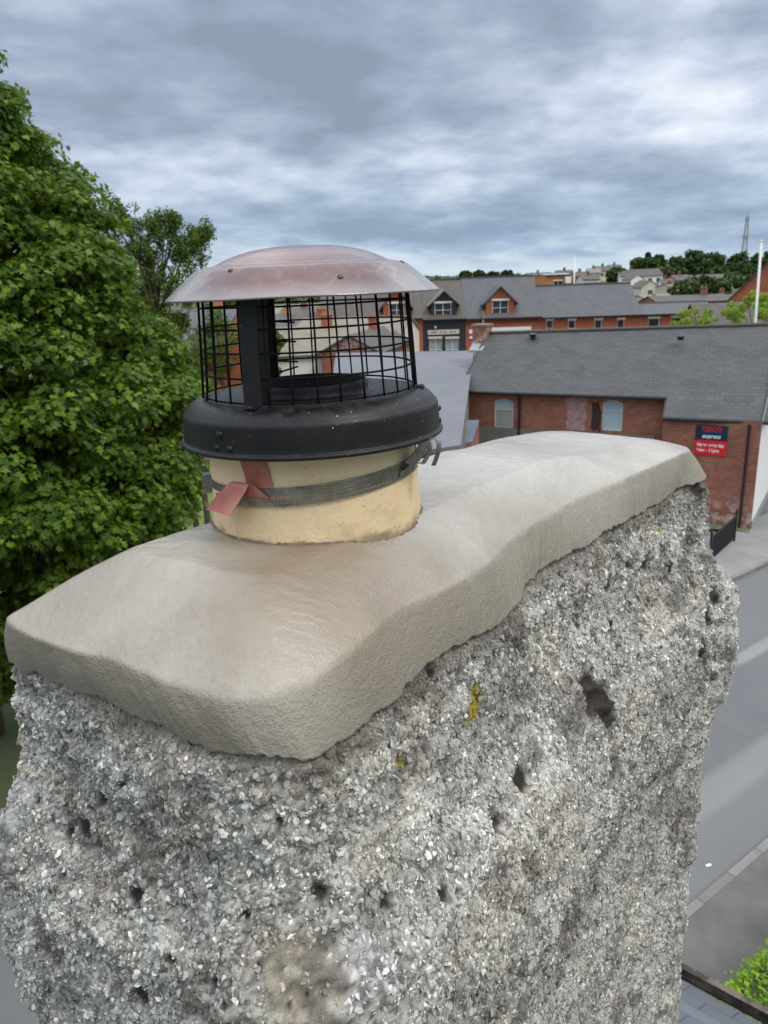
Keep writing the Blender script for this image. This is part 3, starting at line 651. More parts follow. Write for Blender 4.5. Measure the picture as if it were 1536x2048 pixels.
# loose tails curled at the right
def pl(pp, dep): return [atdep(a, b, d)-np.array([PX, PY, 9.7645]) for (a, b), d in zip(pp, dep)]
def csm(P, n=40):
    P = np.array(P); m_ = len(P); out = []
    for t in np.linspace(0, m_-1.0001, n):
        i = int(t); f = t-i; a, b, c, d = P[max(i-1, 0)], P[i], P[min(i+1, m_-1)], P[min(i+2, m_-1)]
        out.append(0.5*((2*b)+(c-a)*f+(2*a-5*b+4*c-d)*f*f+(3*b-3*c+d-a)*f**3))
    return out
wv = ray(768, 1024)+0.25*cr; wv = wv/np.linalg.norm(wv)
MB().ribbon(csm(pl([(800, 952), (822, 932), (840, 905), (856, 882), (868, 876), (877, 884), (876, 905), (867, 931)], [.955, .965, .96, .95, .945, .945, .95, .955])), (wv+0.35*cr), 0.010, 0.001).build('loose_tail', m_steel, clamp)
MB().ribbon(csm(pl([(812, 940), (832, 926), (846, 926), (856, 908), (860, 890), (850, 884)], [.965, .972, .972, .968, .966, .968])), (wv+0.5*cr), 0.009, 0.001).build('loose_tail', m_steel, clamp)
MB().ribbon(csm(pl([(818, 930), (836, 908), (848, 890), (856, 880)], [.95, .948, .945, .944])), (0.75*cr+0.6*cu), 0.013, 0.001).build('loose_tail', m_steel, clamp)

# ================================================================== cowl
cowl = empty('chimney_cowl', ks((PX+0.001, PY, 9.813)), 'dark metal cowl with mesh cage and purplish weathered hood on the pot', 'chimney cowl')
cowl.scale = (KS,)*3; cowl.rotation_euler = (R_(-0.2), R_(-0.75), 0)
m = Mat('black_paint', 0.42, spec=0.28)
n1 = noise(m.co, 9, 5, 0.6); n2 = noise(m.co, 70, 5, 0.7); v = N('ShaderNodeTexVoronoi'); v.inputs['Scale'].default_value = 190; L(m.co, v.inputs['Vector'])
v.inputs['Randomness'].default_value = 1
c = mix(ramp(n1, [(0.35, (0,)*3), (0.7, (1,)*3)]), (0.006, 0.0065, 0.008), (0.014, 0.0115, 0.0115))
g = N('ShaderNodeNewGeometry'); sg = N('ShaderNodeSeparateXYZ'); L(g.outputs['Normal'], sg.inputs[0])
dust = mathn('MULTIPLY', ramp(n2, [(0.45, (0,)*3), (0.75, (0.45,)*3)]), ramp(sg.outputs[2], [(0.2, (0.05,)*3), (0.8, (0.4,)*3)]))
c = mix(dust, c, (0.15, 0.15, 0.145))
sc = N('ShaderNodeSeparateXYZ'); L(v.outputs['Color'], sc.inputs[0])
spk = mathn('MULTIPLY', ramp(v.outputs['Distance'], [(0.07, (1,)*3), (0.16, (0,)*3)]), ramp(sc.outputs[0], [(0.80, (0,)*3), (0.88, (1,)*3)]))
c = mix(mathn('MULTIPLY', spk, ramp(n1, [(0.45, (0.1,)*3), (0.6, (1,)*3)])), c, (0.62, 0.62, 0.6))
m.col(c); m.rough(mathn('ADD', mathn('MULTIPLY', n2, 0.35), 0.27)); m.bump(n2, 0.0004); m_black = m.m
m = Mat('black_wire', 0.65, spec=0.2); m.col((0.004, 0.004, 0.0045)); m_wire = m.m
prof = [(.071, -.03), (.0715, .066), (.073, .0685), (.0745, .066), (.0755, .055), (.078, .0525), (.100, .0535), (.125, .0545), (.136, .054), (.143, .0530), (.149, .0510), (.1545, .0480), (.1592, .0440), (.1622, .0402),
        (.1648, .0372), (.1660, .0345), (.1664, .031), (.1672, .018), (.1676, .006), (.1682, .0035), (.1705, .003), (.1718, .0012), (.1718, -.001), (.1705, -.0025), (.168, -.0025), (.150, -.001), (.115, .0)]
q_ = []
for a, b in zip(prof[:-1], prof[1:]): q_ += [a, tuple((np.array(a)+np.array(b))/2)]
MB().lathe(q_+[prof[-1]], 180).build('base_plate', m_black, cowl, sm=True)
def dome(mb, c, n, r, h=0.5):
    c = np.array(c); n = np.array(n)/np.linalg.norm(n); a = np.cross(n, [.3, .2, .9]); a /= np.linalg.norm(a); b = np.cross(n, a); base = len(mb.v); K = 12
    for q in (0, .35, .65, .9):
        for k in range(K): mb.v.append(tuple(c+r*math.cos(q*math.pi/2)*(math.cos(k*2*math.pi/K)*a+math.sin(k*2*math.pi/K)*b)+n*r*h*math.sin(q*math.pi/2)))
    for i in range(3):
        for k in range(K): mb.f.append((base+i*K+k, base+i*K+(k+1) % K, base+(i+1)*K+(k+1) % K, base+(i+1)*K+k)); mb.uv += [(0, 0)]*4
    mb.f.append(tuple(base+3*K+k for k in range(K))); mb.uv += [(0, 0)]*K
    return mb
def phx(r, ph, z): return np.array([r*math.sin(R_(ph)), -r*math.cos(R_(ph)), z])
for (p, z_, rr_) in ((-35.0, .0255, .0045), (-37.5, .0095, .0042), (-30.5, .0095, .0042), (84, .026, .004), (86, .009, .004)):
    dome(MB(), phx(.1672, p, z_), phx(1, p, 0), rr_, .75).build('rivet', m_black, cowl, sm=True)
# cage: a wire roll of rings and uprights
cage = MB(); cz0, cz1, cr0, cr1 = .056, .176, .1355, .1290
def cg(zz): return cr0+(cr1-cr0)*(zz-cz0)/(cz1-cz0)
for kk, zz in enumerate((.0575, .0855, .1135, .1400, .1650)):
    pts = [phx(cg(zz)+0.0008*math.sin(q*.05+kk), q, zz+0.0004*math.sin(R_(q*3)+kk)) for q in np.linspace(-152 if kk else -180, 205 if kk else 180, 100)]
    cage.tube(pts, .00130, 6)
for k in range(31):
    ph = -180+360*k/31+2.5+0.5*math.sin(k*2.1)
    pts = [phx(cg(zz)+0.0030, ph+0.35*math.sin(k+zz*30), zz) for zz in (cz0, .085, .113, .140, cz1)]; cage.tube(pts, .00128, 6)
for zz, a in ((.0855, 0), (.1135, 0), (.140, 0), (.067, 1)):      # snipped wire ends inside
    cage.tube([phx(.112, -150+a*2, zz+.001), phx(.100, -166, zz-.002+a*.012)], .0014, 6)
cage.build('mesh_cage', m_wire, cowl, sm=True)
# three folded legs
for ph in (-23.5, 87.5, 209):
    mb = MB(); rad = phx(1, ph, 0); tg = np.array([math.cos(R_(ph)), math.sin(R_(ph)), 0])
    mb.ribbon([rad*.1395+np.array([0, 0, .0545]), rad*.1365+np.array([0, 0, .115]), rad*.1325+np.array([0, 0, .176])], tg, .024, .0014)
    if ph < 0: mb.ribbon([rad*.1285+tg*.0115+np.array([0, 0, .0565]), rad*.1255+tg*.0115+np.array([0, 0, .115]), rad*.1215+tg*.0115+np.array([0, 0, .178])], rad, .020, .0014)
    mb.ribbon([rad*.139+np.array([0, 0, .0556]), rad*.1495+np.array([0, 0, .0535])], tg, .018, .0014)
    lg = mb.build('strut', m_black, cowl)
    dome(MB(), rad*.1455+np.array([0, 0, .0545]), (0, 0, 1), .0034, .7).build('rivet', m_black, lg, sm=True)
# hood
m_hoodriv = simple('dull_rivet', (.06, .05, .05), .4, .5)
m = Mat('weathered_hood', 0.30, metal=0.2, spec=0.7)
n1 = noise(m.co, 11, 6, 0.62, 0.4); n2 = noise(m.co, 130, 5, 0.7); n3 = noise(m.co, 34, 7, 0.7, 1.2); sx = N('ShaderNodeSeparateXYZ'); L(m.co, sx.inputs[0])
c = mix(ramp(n1, [(0.36, (0,)*3), (0.66, (1,)*3)]), (0.105, 0.043, 0.041), (0.135, 0.088, 0.088))
c = mix(ramp(n3, [(0.50, (0,)*3), (0.72, (0.55,)*3)]), c, (0.225, 0.175, 0.18))
c = mix(ramp(n2, [(0.56, (0,)*3), (0.70, (0.35,)*3)]), c, (0.10, 0.07, 0.072))
worn_highlight = ramp(mathn('ADD', mathn('ABSOLUTE', sx.outputs[0]), mathn('MULTIPLY', mathn('SUBTRACT', n3, 0.5), 0.09)), [(0.085, (0,)*3), (0.15, (0.85,)*3)])
low_ = ramp(mathn('ADD', sx.outputs[2], mathn('MULTIPLY', mathn('SUBTRACT', n1, 0.5), 0.02)), [(0.176, (0.55,)*3), (0.19, (0.0,)*3)])
c = mix(mathn('MAXIMUM', worn_highlight, low_), c, (0.30, 0.29, 0.29))  # worn grey metal, with side and rim highlights painted in
m.col(c); m.rough(mathn('ADD', mathn('MULTIPLY', n3, 0.22), 0.15)); m.bump(mathn('ADD', n1, mathn('MULTIPLY', n2, 0.12)), 0.0015); m_hood = m.m
prof = [(.1715, .1740), (.1722, .1748), (.1650, .1808), (.1480, .1950), (.1340, .2062), (.1305, .2084), (.1270, .2096), (.1200, .2108), (.1120, .2120), (.1085, .2130), (.1030, .2158), (.0940, .2200), (.080, .2252), (.062, .2300), (.042, .2333), (.020, .2351), (.0005, .2356)]
q_ = []
for a, b in zip(prof[:-1], prof[1:]): q_ += [tuple(np.array(a)*(1-t)+np.array(b)*t) for t in (0, .25, .5, .75)]
mb = MB(); mb.lathe(q_+[prof[-1]], 200); under = [(r, zz-.0012) for r, zz in prof[::-1]]; under[-1] = (.1712, .1738); mb.lathe(under, 200)
hood = mb.build('hood', m_hood, cowl, sm=True)
V = np.empty(len(hood.data.vertices)*3, np.float32); hood.data.vertices.foreach_get('co', V); V = V.reshape(-1, 3)
V[:, 2] += (fbm(V*[1, 1, 0], 9, 3, 0.5, 12)*0.0010).astype(np.float32); hood.data.vertices.foreach_set('co', V.ravel()); hood.data.update()
for (ph, r, zz) in ((-31, .134, .2060), (21, .150, .1932), (72, .131, .2080), (-150, .131, .208)):
    dome(MB(), phx(r, ph, zz), phx(.5, ph, 1) if r < .14 else phx(.7, ph, .7), .0034, .5).build('rivet', m_hoodriv, hood, sm=True)
# red fixing straps under the plate, folded out over the band
m = Mat('red_oxide', 0.38, metal=0.1); n1 = noise(m.co, 30, 5, 0.65)
m.col(mix(ramp(n1, [(0.35, (0,)*3), (0.7, (1,)*3)]), (0.33, 0.085, 0.055), (0.44, 0.20, 0.165))); m.rough(mathn('ADD', mathn('MULTIPLY', n1, 0.3), 0.22)); m_red = m.m
co_ = np.array([PX+0.001, PY, 9.813])
def potpt(ph, zz, out=0.0): r = 0.1385+out; return np.array([r*math.sin(R_(ph)), -r*math.cos(R_(ph)), zz-9.813])
def cyl(xp, yp, r):
    """pixel ray -> first hit on an upright cylinder of radius r about the pot axis, in cowl space"""
    d = ray(xp, yp); o = np.array([-PX, -PY]); a = d[:2]@d[:2]; b = 2*o@d[:2]; c = o@o-r*r; disc = max(b*b-4*a*c, 0)
    t = (-b-math.sqrt(disc))/(2*a); return d*t+O-co_
def sheet(rows, th=.0012, k=8):
    Lp = csm([cyl(*r[0], r[2]) for r in rows], k*len(rows)); Rp = csm([cyl(*r[1], r[2]) for r in rows], k*len(rows)); mb = MB(); n = len(Lp); cen_ = []
    W_ = 4; G_ = [[l*(1-j/W_)+r*j/W_ for j in range(W_+1)] for l, r in zip(Lp, Rp)]
    for i in range(n-1):
        for j in range(W_): mb.face([G_[i][j], G_[i+1][j], G_[i+1][j+1], G_[i][j+1]])
    o = mb.build('fixing_strap', m_red, cowl, sm=False); sd_ = o.modifiers.new('thickness', 'SOLIDIFY'); sd_.thickness = th; sd_.offset = 0; return o
strap = sheet([((474, 895), (522, 895), .1386), ((479, 918), (529, 918), .1388), ((486, 940), (537, 943), .1390), ((492, 962), (544, 968), .1392), ((497, 985), (549, 990), .1398), ((500, 994), (551, 998), .1410)])
strap['label'] = 'dark red painted fixing strap running down behind the clamp band'
flap = sheet([((492, 990), (540, 998), .1425), ((486, 978), (524, 985), .1440), ((474, 966), (506, 971), .1465), ((462, 963), (498, 968), .1500), ((449, 973), (489, 984), .155), ((430, 992), (474, 1007), .162), ((411, 1017), (458, 1031), .170)])
flap['label'] = 'pinkish red end of the strap folded out over the clamp band'
MB().ribbon(csm([potpt(87, 9.81, .001), potpt(85, 9.79, .001), potpt(85, 9.77, .001)], 12), (0, 1, 0), .020, .0012).build('fixing_strap', m_black, cowl)

# ================================================================== our own house under the stack
m_slate0 = slate_mat('wet_slate', (0.115, 0.125, 0.145), bw=0.30, bh=0.22, gap=0.010, dark=0.35, rough=0.5)
house = empty('house', (0, 0, 0), 'slate roofed house under the chimney with mossy brown gutter', 'house')
def lw(s, t, zz): return tuple(loc2w([[s, t, zz]])[0])
gs, gzv = 3.85, 5.5; rs, rz = 0.60, 7.65
mb = MB()
a0, a1 = -5.5, 0.76
sl_len = math.hypot(gs-rs, rz-gzv)
mb.face([lw(gs-.05, a1, gzv+.03), lw(gs-.05, a0, gzv+.03), lw(rs, a0, rz), lw(rs, a1, rz)], [(0, 0), (a1-a0, 0), (a1-a0, sl_len), (0, sl_len)])
mb.face([lw(rs, a1, rz), lw(rs, a0, rz), lw(rs-3.5, a0, 5.4), lw(rs-3.5, a1, 5.4)], [(0, 0), (a1-a0, 0), (a1-a0, sl_len), (0, sl_len)])
mb.face([lw(gs-.05, a1, gzv-.05), lw(gs-.05, a0, gzv-.05), lw(rs, a0, rz-.08), lw(rs, a1, rz-.08)])
mb.build('roof', m_slate0, house)
mbr = brick_mat('house_brick', (0.33, 0.12, 0.06), (0.26, 0.09, 0.05), (0.3, 0.27, 0.22))
mb = MB()
mb.face([lw(gs-.25, .45, 0), lw(gs-.25, -5.4, 0), lw(gs-.25, -5.4, 5.4), lw(gs-.25, .45, 5.4)])
mb.face([lw(-2.8, .45, 0), lw(gs-.25, .45, 0), lw(gs-.25, .45, 5.4), lw(rs, .45, 7.5), lw(-2.8, .45, 5.2)])
mb.build('wall', mbr, house)
m = Mat('mossy_gutter', 0.8); n1 = noise(m.co, 6, 5, 0.65); n2 = noise(m.co, 40, 4, 0.7)
c = mix(ramp(n1, [(0.42, (0,)*3), (0.58, (1,)*3)]), (0.03, 0.026, 0.02), (0.13, 0.105, 0.085)); m.col(mix(ramp(n2, [(0.5, (0,)*3), (0.7, (0.5,)*3)]), c, (0.035, 0.04, 0.02))); m.bump(n2, 0.01); m_gut = m.m
mb = MB(); prof_ = []
for k in range(9): q = math.pi*k/8; prof_.append((gs+.05+.055*math.cos(math.pi-q), gzv-.055*math.sin(q)+.01))
prof_ += [(gs+.095, gzv+.02), (gs+.04, gzv+.028)]
for i in range(len(prof_)-1):
    (s0, z0), (s1, z1) = prof_[i], prof_[i+1]; mb.face([lw(s0, a1, z0), lw(s0, a0, z0), lw(s1, a0, z1), lw(s1, a1, z1)])
mb.face([lw(s, a1, q) for s, q in prof_])
mb.build('gutter', m_gut, house)

# ================================================================== buildings
m_chim = simple('sooty_chimney_brick', (0.17, 0.085, 0.06), .9, var=.4, scale=2)
m_brick_red = brick_mat('orange_red_brick', (0.40, 0.105, 0.04), (0.30, 0.075, 0.035), (0.30, 0.20, 0.14), old=0.35)
m_brick_shop = brick_mat('old_red_brick', (0.35, 0.130, 0.075), (0.20, 0.070, 0.046), (0.33, 0.24, 0.18), stain=(0.50, 0.40, 0.40), stain_amt=0.8, old=0.65)
m_brick_dark = simple('black_painted_brick', (0.018, 0.020, 0.026), 0.6, var=0.4, scale=2)
m_white = simple('white_paint', (0.72, 0.71, 0.68), 0.6, var=0.06, scale=3)
m_cream = simple('cream_render', (0.55, 0.50, 0.40), 0.85, var=0.1, scale=1.5)
m_pale = simple('pale_render', (0.46, 0.43, 0.38), 0.85, var=0.1, scale=1.5)
m_glass = simple('dark_glass', (0.03, 0.04, 0.045), 0.08, var=0.4, scale=1.5)
m_glassw = simple('curtained_glass', (0.30, 0.33, 0.34), 0.15, var=0.4, scale=2)
m_sl_blue = slate_mat('blue_slate', (0.066, 0.069, 0.078), var=0.12, gap=0.006, dark=0.75)
m_sl_brown = slate_mat('brown_tile', (0.066, 0.058, 0.052), var=0.15, gap=0.01, dark=0.7)
m_sl_tan = slate_mat('tan_tile', (0.165, 0.145, 0.115), bw=.3, bh=.3, var=0.15, gap=0.012, dark=0.6)
m_sl_shop = slate_mat('shop_slate', (0.060, 0.061, 0.066), bw=0.36, bh=0.19, var=0.22, gap=0.022, dark=0.45, moss=0.5)
m_blackpl = simple('black_plastic', (0.012, 0.012, 0.014), 0.4, var=0.2)
m_stone = simple('grey_stone_band', (0.17, 0.155, 0.125), 0.9, var=0.4, scale=4, bump=0.01)
m_lead = simple('lead_flashing', (0.26, 0.28, 0.30), 0.55, var=0.25, scale=4)
m_orange = simple('orange_brick', (0.42, 0.17, 0.055), 0.85, var=0.2, scale=1)
m_felt = None
m = Mat('grey_sheet_roof', 0.55); n1 = noise(m.uv, 0.35, 5, 0.6, 0.5)
m.col(mix(ramp(n1, [(0.35, (0,)*3), (0.65, (1,)*3)]), (0.108, 0.114, 0.130), (0.130, 0.136, 0.153))); m_felt = m.m

def wall_open(mb, p0, d, wdt, z0, z1, ops, n_out, rev=0.12):
    """wall face from p0 along d, with real openings (u0,u1,v0,v1) and their reveals"""
    p0 = np.array([p0[0], p0[1], 0.]); d = np.array([d[0], d[1], 0.]); no = np.array([n_out[0], n_out[1], 0.])
    us = sorted(set([0, wdt]+[q for o in ops for q in o[:2]])); vs_ = sorted(set([z0, z1]+[q for o in ops for q in o[2:4]]))
    P = lambda u, v, dd=0: p0+d*u+np.array([0, 0, v])-no*dd
    for a, b in zip(us[:-1], us[1:]):
        for c, e in zip(vs_[:-1], vs_[1:]):
            mu, mv = (a+b)/2, (c+e)/2
            if any(o[0] < mu < o[1] and o[2] < mv < o[3] for o in ops): continue
            mb.face([P(a, c), P(b, c), P(b, e), P(a, e)], [(a, c), (b, c), (b, e), (a, e)])
    for (a, b, c, e) in ops:
        for q in ((P(a, c), P(a, c, rev), P(a, e, rev), P(a, e)), (P(b, c, rev), P(b, c), P(b, e), P(b, e, rev)), (P(a, e), P(a, e, rev), P(b, e, rev), P(b, e)), (P(a, c, rev), P(a, c), P(b, c), P(b, c, rev))):
            mb.face(q)
def window(par, p0, d, n_out, op, nxp=2, nyp=2, rev=0.1, fr=0.05, glass=None, frame=None, lintel=None, sill=None, arch=False):
    d3 = np.array([d[0], d[1], 0.]); no = np.array([n_out[0], n_out[1], 0.]); Z = np.array([0, 0, 1.]); p = np.array([p0[0], p0[1], 0.])
    a, b, c, e = op; P = lambda u, v, dd: p+d3*u+Z*v-no*dd
    mb = MB()
    def bar(u0, u1, v0, v1, dp=0.02): mb.box(P((u0+u1)/2, (v0+v1)/2, rev-0.03), d3, no, Z, (u1-u0)/2, dp, (v1-v0)/2)
    bar(a, a+fr, c, e); bar(b-fr, b, c, e); bar(a+fr, b-fr, c, c+fr); bar(a+fr, b-fr, e-fr, e)
    for k in range(1, nxp): u = a+(b-a)*k/nxp; bar(u-fr*.5, u+fr*.5, c+fr, e-fr, 0.018)
    for k in range(1, nyp): v = c+(e-c)*k/nyp; bar(a+fr, b-fr, v-fr*.4, v+fr*.4, 0.016)
    if lintel: mb.box(P((a+b)/2, e+lintel/2, -.02), d3, no, Z, (b-a)/2+.09, .05, lintel/2)
    if sill: mb.box(P((a+b)/2, c-sill/2, -.03), d3, no, Z, (b-a)/2+.08, .07, sill/2)
    w_ = mb.build('window', frame or m_white, par)
    g_ = MB(); g_.face([P(a, c, rev), P(b, c, rev), P(b, e, rev), P(a, e, rev)]); g_.build('pane', glass or m_glass, w_)
    return w_
def loc_mb(mb, origin):
    o = np.array(origin); mb.v = [tuple(np.array(q)-o) for q in mb.v]; return mb

# ---- terrace along the far street, facade plane Y = FY
FY = 75.0
def fx(xp, yp=640): return aty(xp, yp, FY)[0]
def fz(xp, yp, Y=FY): return aty(xp, yp, Y)[2]
def terrace(label, x0p, x1p, eave_px, ridge_px, wallm, roofm, ops, dormers=(), extra=None, group='terraced houses in the row', depth=9.0, name='terraced_house'):
    x0, x1 = fx(x0p), fx(x1p); xm = (x0p+x1p)/2
    ze = fz(xm, eave_px)+.30; zr = fz(xm, ridge_px, FY+depth/2)
    par = empty(name, ((x0+x1)/2, FY, 0), label, 'house', group); inv = np.array([(x0+x1)/2, FY, 0])
    mb = MB(); O_ = [(fx(a)-x0, fx(b)-x0, fz((a+b)/2, d), fz((a+b)/2, c)) for (a, b, c, d) in [o[:4] for o in ops]]
    wall_open(mb, (x0, FY), (1, 0), x1-x0, 0, ze, O_, (0, -1))
    mb.face([(x1, FY, 0), (x1, FY+depth, 0), (x1, FY+depth, ze), (x1, FY+depth/2, zr-.05), (x1, FY, ze)])
    mb.face([(x0, FY+depth, 0), (x0, FY, 0), (x0, FY, ze), (x0, FY+depth/2, zr-.05), (x0, FY+depth, ze)])
    loc_mb(mb, inv).build('wall', wallm, par)
    for o, q in zip(ops, O_):
        opt = o[4] if len(o) > 4 else {}
        w_ = window(par, (x0-inv[0], 0), (1, 0), (0, -1), q, **opt)
    mb = MB(); ov = .3; ln = math.hypot(depth/2+ov, zr-ze)
    sl = (zr-ze)/(depth/2)
    mb.face([(x0, FY-ov, ze-ov*sl), (x1, FY-ov, ze-ov*sl), (x1, FY+depth/2, zr), (x0, FY+depth/2, zr)], [(0, 0), (x1-x0, 0), (x1-x0, ln), (0, ln)])
    mb.face([(x0, FY-ov, ze-ov*sl-.12), (x1, FY-ov, ze-ov*sl-.12), (x1, FY-ov, ze-ov*sl), (x0, FY-ov, ze-ov*sl)])
    mb.face([(x0, FY-ov, ze-ov*sl-.12), (x0, FY+.05, ze-.12), (x1, FY+.05, ze-.12), (x1, FY-ov, ze-ov*sl-.12)])
    mb.face([(x1, FY+depth+ov, ze), (x0, FY+depth+ov, ze), (x0, FY+depth/2, zr), (x1, FY+depth/2, zr)])
    rf = loc_mb(mb, inv).build('roof', roofm, par)
    g_ = MB(); g_.box(((x0+x1)/2, FY-ov-.06, ze-ov*sl-.05), (1, 0, 0), (0, 1, 0), (0, 0, 1), (x1-x0)/2, .05, .05); loc_mb(g_, inv).build('gutter', m_blackpl, par)
    g_ = MB(); g_.box(((x0+x1)/2, FY+depth/2, zr+.03), (1, 0, 0), (0, 1, 0), (0, 0, 1), (x1-x0)/2, .12, .05); loc_mb(g_, inv).build('ridge_tiles', roofm, rf)
    for (a, b, apex, eavey, basey, wa, wb, wt, wbot, wm, rm) in dormers:
        xa, xb = fx(a), fx(b); yd = FY+.15; zb = fz((a+b)/2, basey, yd); zeD = fz((a+b)/2, eavey, yd); za = fz((a+b)/2, apex, yd); xc = (xa+xb)/2
        d_ = MB(); q = (fx(wa)-xa, fx(wb)-xa, fz((a+b)/2, wbot, yd), fz((a+b)/2, wt, yd))
        wall_open(d_, (xa, yd), (1, 0), xb-xa, zb, zeD, [q], (0, -1)); d_.face([(xa, yd, zeD), (xb, yd, zeD), (xc, yd, za-.1)])
        d_.face([(xb, yd, zb), (xb, yd+3.5, zb), (xb, yd+3.5, zeD), (xb, yd, zeD)]); d_.face([(xa, yd+3.5, zb), (xa, yd, zb), (xa, yd, zeD), (xa, yd+3.5, zeD)])
        do = loc_mb(d_, inv).build('dormer', wm, par)
        window(do, (xa-inv[0], yd-FY), (1, 0), (0, -1), q, 2, 2, lintel=.16, sill=.1)
        d_ = MB(); o_ = .35; k = (za-zeD)/(xc-xa); run = (za-(ze))/sl+1.0
        for sgn, xe in ((-1, xa), (1, xb)):
            p = [(xe+sgn*o_, yd-.35, zeD-o_*k), (xc, yd-.35, za), (xc, yd+run+.6, za), (xe+sgn*o_, yd+run-.3, zeD-o_*k)]
            d_.face(p if sgn > 0 else p[::-1]); d_.face([(q_[0], q_[1], q_[2]-.14) for q_ in (p[::-1] if sgn > 0 else p)])
            d_.face([p[0], (p[0][0], p[0][1], p[0][2]-.14), (p[1][0], p[1][1], p[1][2]-.14), p[1]])
            d_.face([p[3], (p[3][0], p[3][1], p[3][2]-.14), (p[0][0], p[0][1], p[0][2]-.14), p[0]])
        loc_mb(d_, inv).build('dormer_roof', rm, do)
    if extra: extra(par, inv)
    return par
GW = dict(glass=m_glassw)
def bar_part(par, inv, name, a, b, c, d, mat, yoff=-.06, th=.06, lab=None):
    mb = MB(); xa, xb = fx(a), fx(b); z0, z1 = fz((a+b)/2, d), fz((a+b)/2, c); mb.box(((xa+xb)/2, FY+yoff, (z0+z1)/2), (1, 0, 0), (0, 1, 0), (0, 0, 1), (xb-xa)/2, th, (z1-z0)/2)
    o = loc_mb(mb, inv).build(name, mat, par)
    if lab: o['label'] = lab
    return o
def exA(p, inv):
    bar_part(p, inv, 'fascia_sign', 764, 832, 662, 670, m_cream); bar_part(p, inv, 'window_head', 806, 832, 674, 678, m_white); bar_part(p, inv, 'window_head', 766, 800, 674, 678, m_white)
def exB(p, inv):
    s = bar_part(p, inv, 'fascia_sign', 855, 918, 659.5, 668.5, m_cream)
    mb = MB()
    for k in range(14):
        if k in (4, 9): continue
        xa = fx(862+k*3.7); z0 = fz(887, 665.6); z1 = fz(887, 662.6); mb.box((xa, FY-.125, (z0+z1)/2), (1, 0, 0), (0, 1, 0), (0, 0, 1), .03+.03*(k % 3)/2, .004, (z1-z0)/2)
    loc_mb(mb, inv).build('worn_lettering', m_brick_dark, s)['kind'] = 'stuff'
    bar_part(p, inv, 'window_head', 856, 884, 673, 677.5, m_cream); bar_part(p, inv, 'window_head', 890, 918, 673, 677.5, m_cream)
    bar_part(p, inv, 'lamp', 869, 872, 652, 656, m_white, -.25, .1)
def exC(p, inv):
    bar_part(p, inv, 'shop_sign', 980, 1062, 654, 662, m_white); bar_part(p, inv, 'window_head', 938, 955, 659, 667, m_white); bar_part(p, inv, 'window_head', 939, 955, 672, 677, m_white)
    bar_part(p, inv, 'brick_course', 934, 1080, 641.5, 645, brick_mat('dentil_brick', (.2, .06, .035), (.15, .05, .03), (.05, .03, .03), bw=.2, bh=.3), -.05, .07)
    mb = MB(); mb.tube([(fx(965), FY-.3, fz(965, 652)), (fx(966), FY-.3, fz(965, 622))], .12, 8); loc_mb(mb, inv).build('vent_pipe', m_brick_red, p)
terrace('red brick house with brown roof left of the black-painted one', 640, 845, 641, 561, m_brick_red, m_sl_brown, [(768, 798, 679, 720, GW), (809, 829, 679, 720, GW), (700, 725, 679, 720, GW)],
        [(767, 820, 571, 607, 637, 779, 809, 607, 634, m_brick_red, m_sl_brown)], exA)
terrace('black-painted house with cream sign and white dormer window', 845, 932, 639.5, 559, m_brick_dark, m_sl_brown, [(858, 883, 679, 720, GW), (891, 917, 679, 720, GW)],
        [(863, 914, 579, 603, 636, 870, 903, 606, 634, m_brick_dark, m_sl_tan)], exB)
terrace('red brick house with blue slate roof and brick dormer', 932, 1083, 636.5, 553, m_brick_red, m_sl_blue, [(944, 957, 680, 720)],
        [(972, 1029, 571, 600, 634, 985, 1017, 601, 630, m_brick_red, m_sl_blue)], exC)
LN = dict(lintel=.2, nxp=1, nyp=2)
terrace('long low red brick range with four sash windows under slate', 1083, 1283, 634, 568, m_brick_red, m_sl_blue, [(1093, 1106, 641, 672, LN), (1137, 1151, 641, 672, LN), (1190, 1204, 640, 672, LN), (1235, 1249, 639, 672, LN)], depth=8.0)
terrace('lowest slate roofed brick house at the right end of the row', 1283, 1436, 631, 604, m_brick_red, m_sl_blue, [(1297, 1319, 637, 668, LN), (1343, 1364, 635, 666, LN)], depth=6.0)

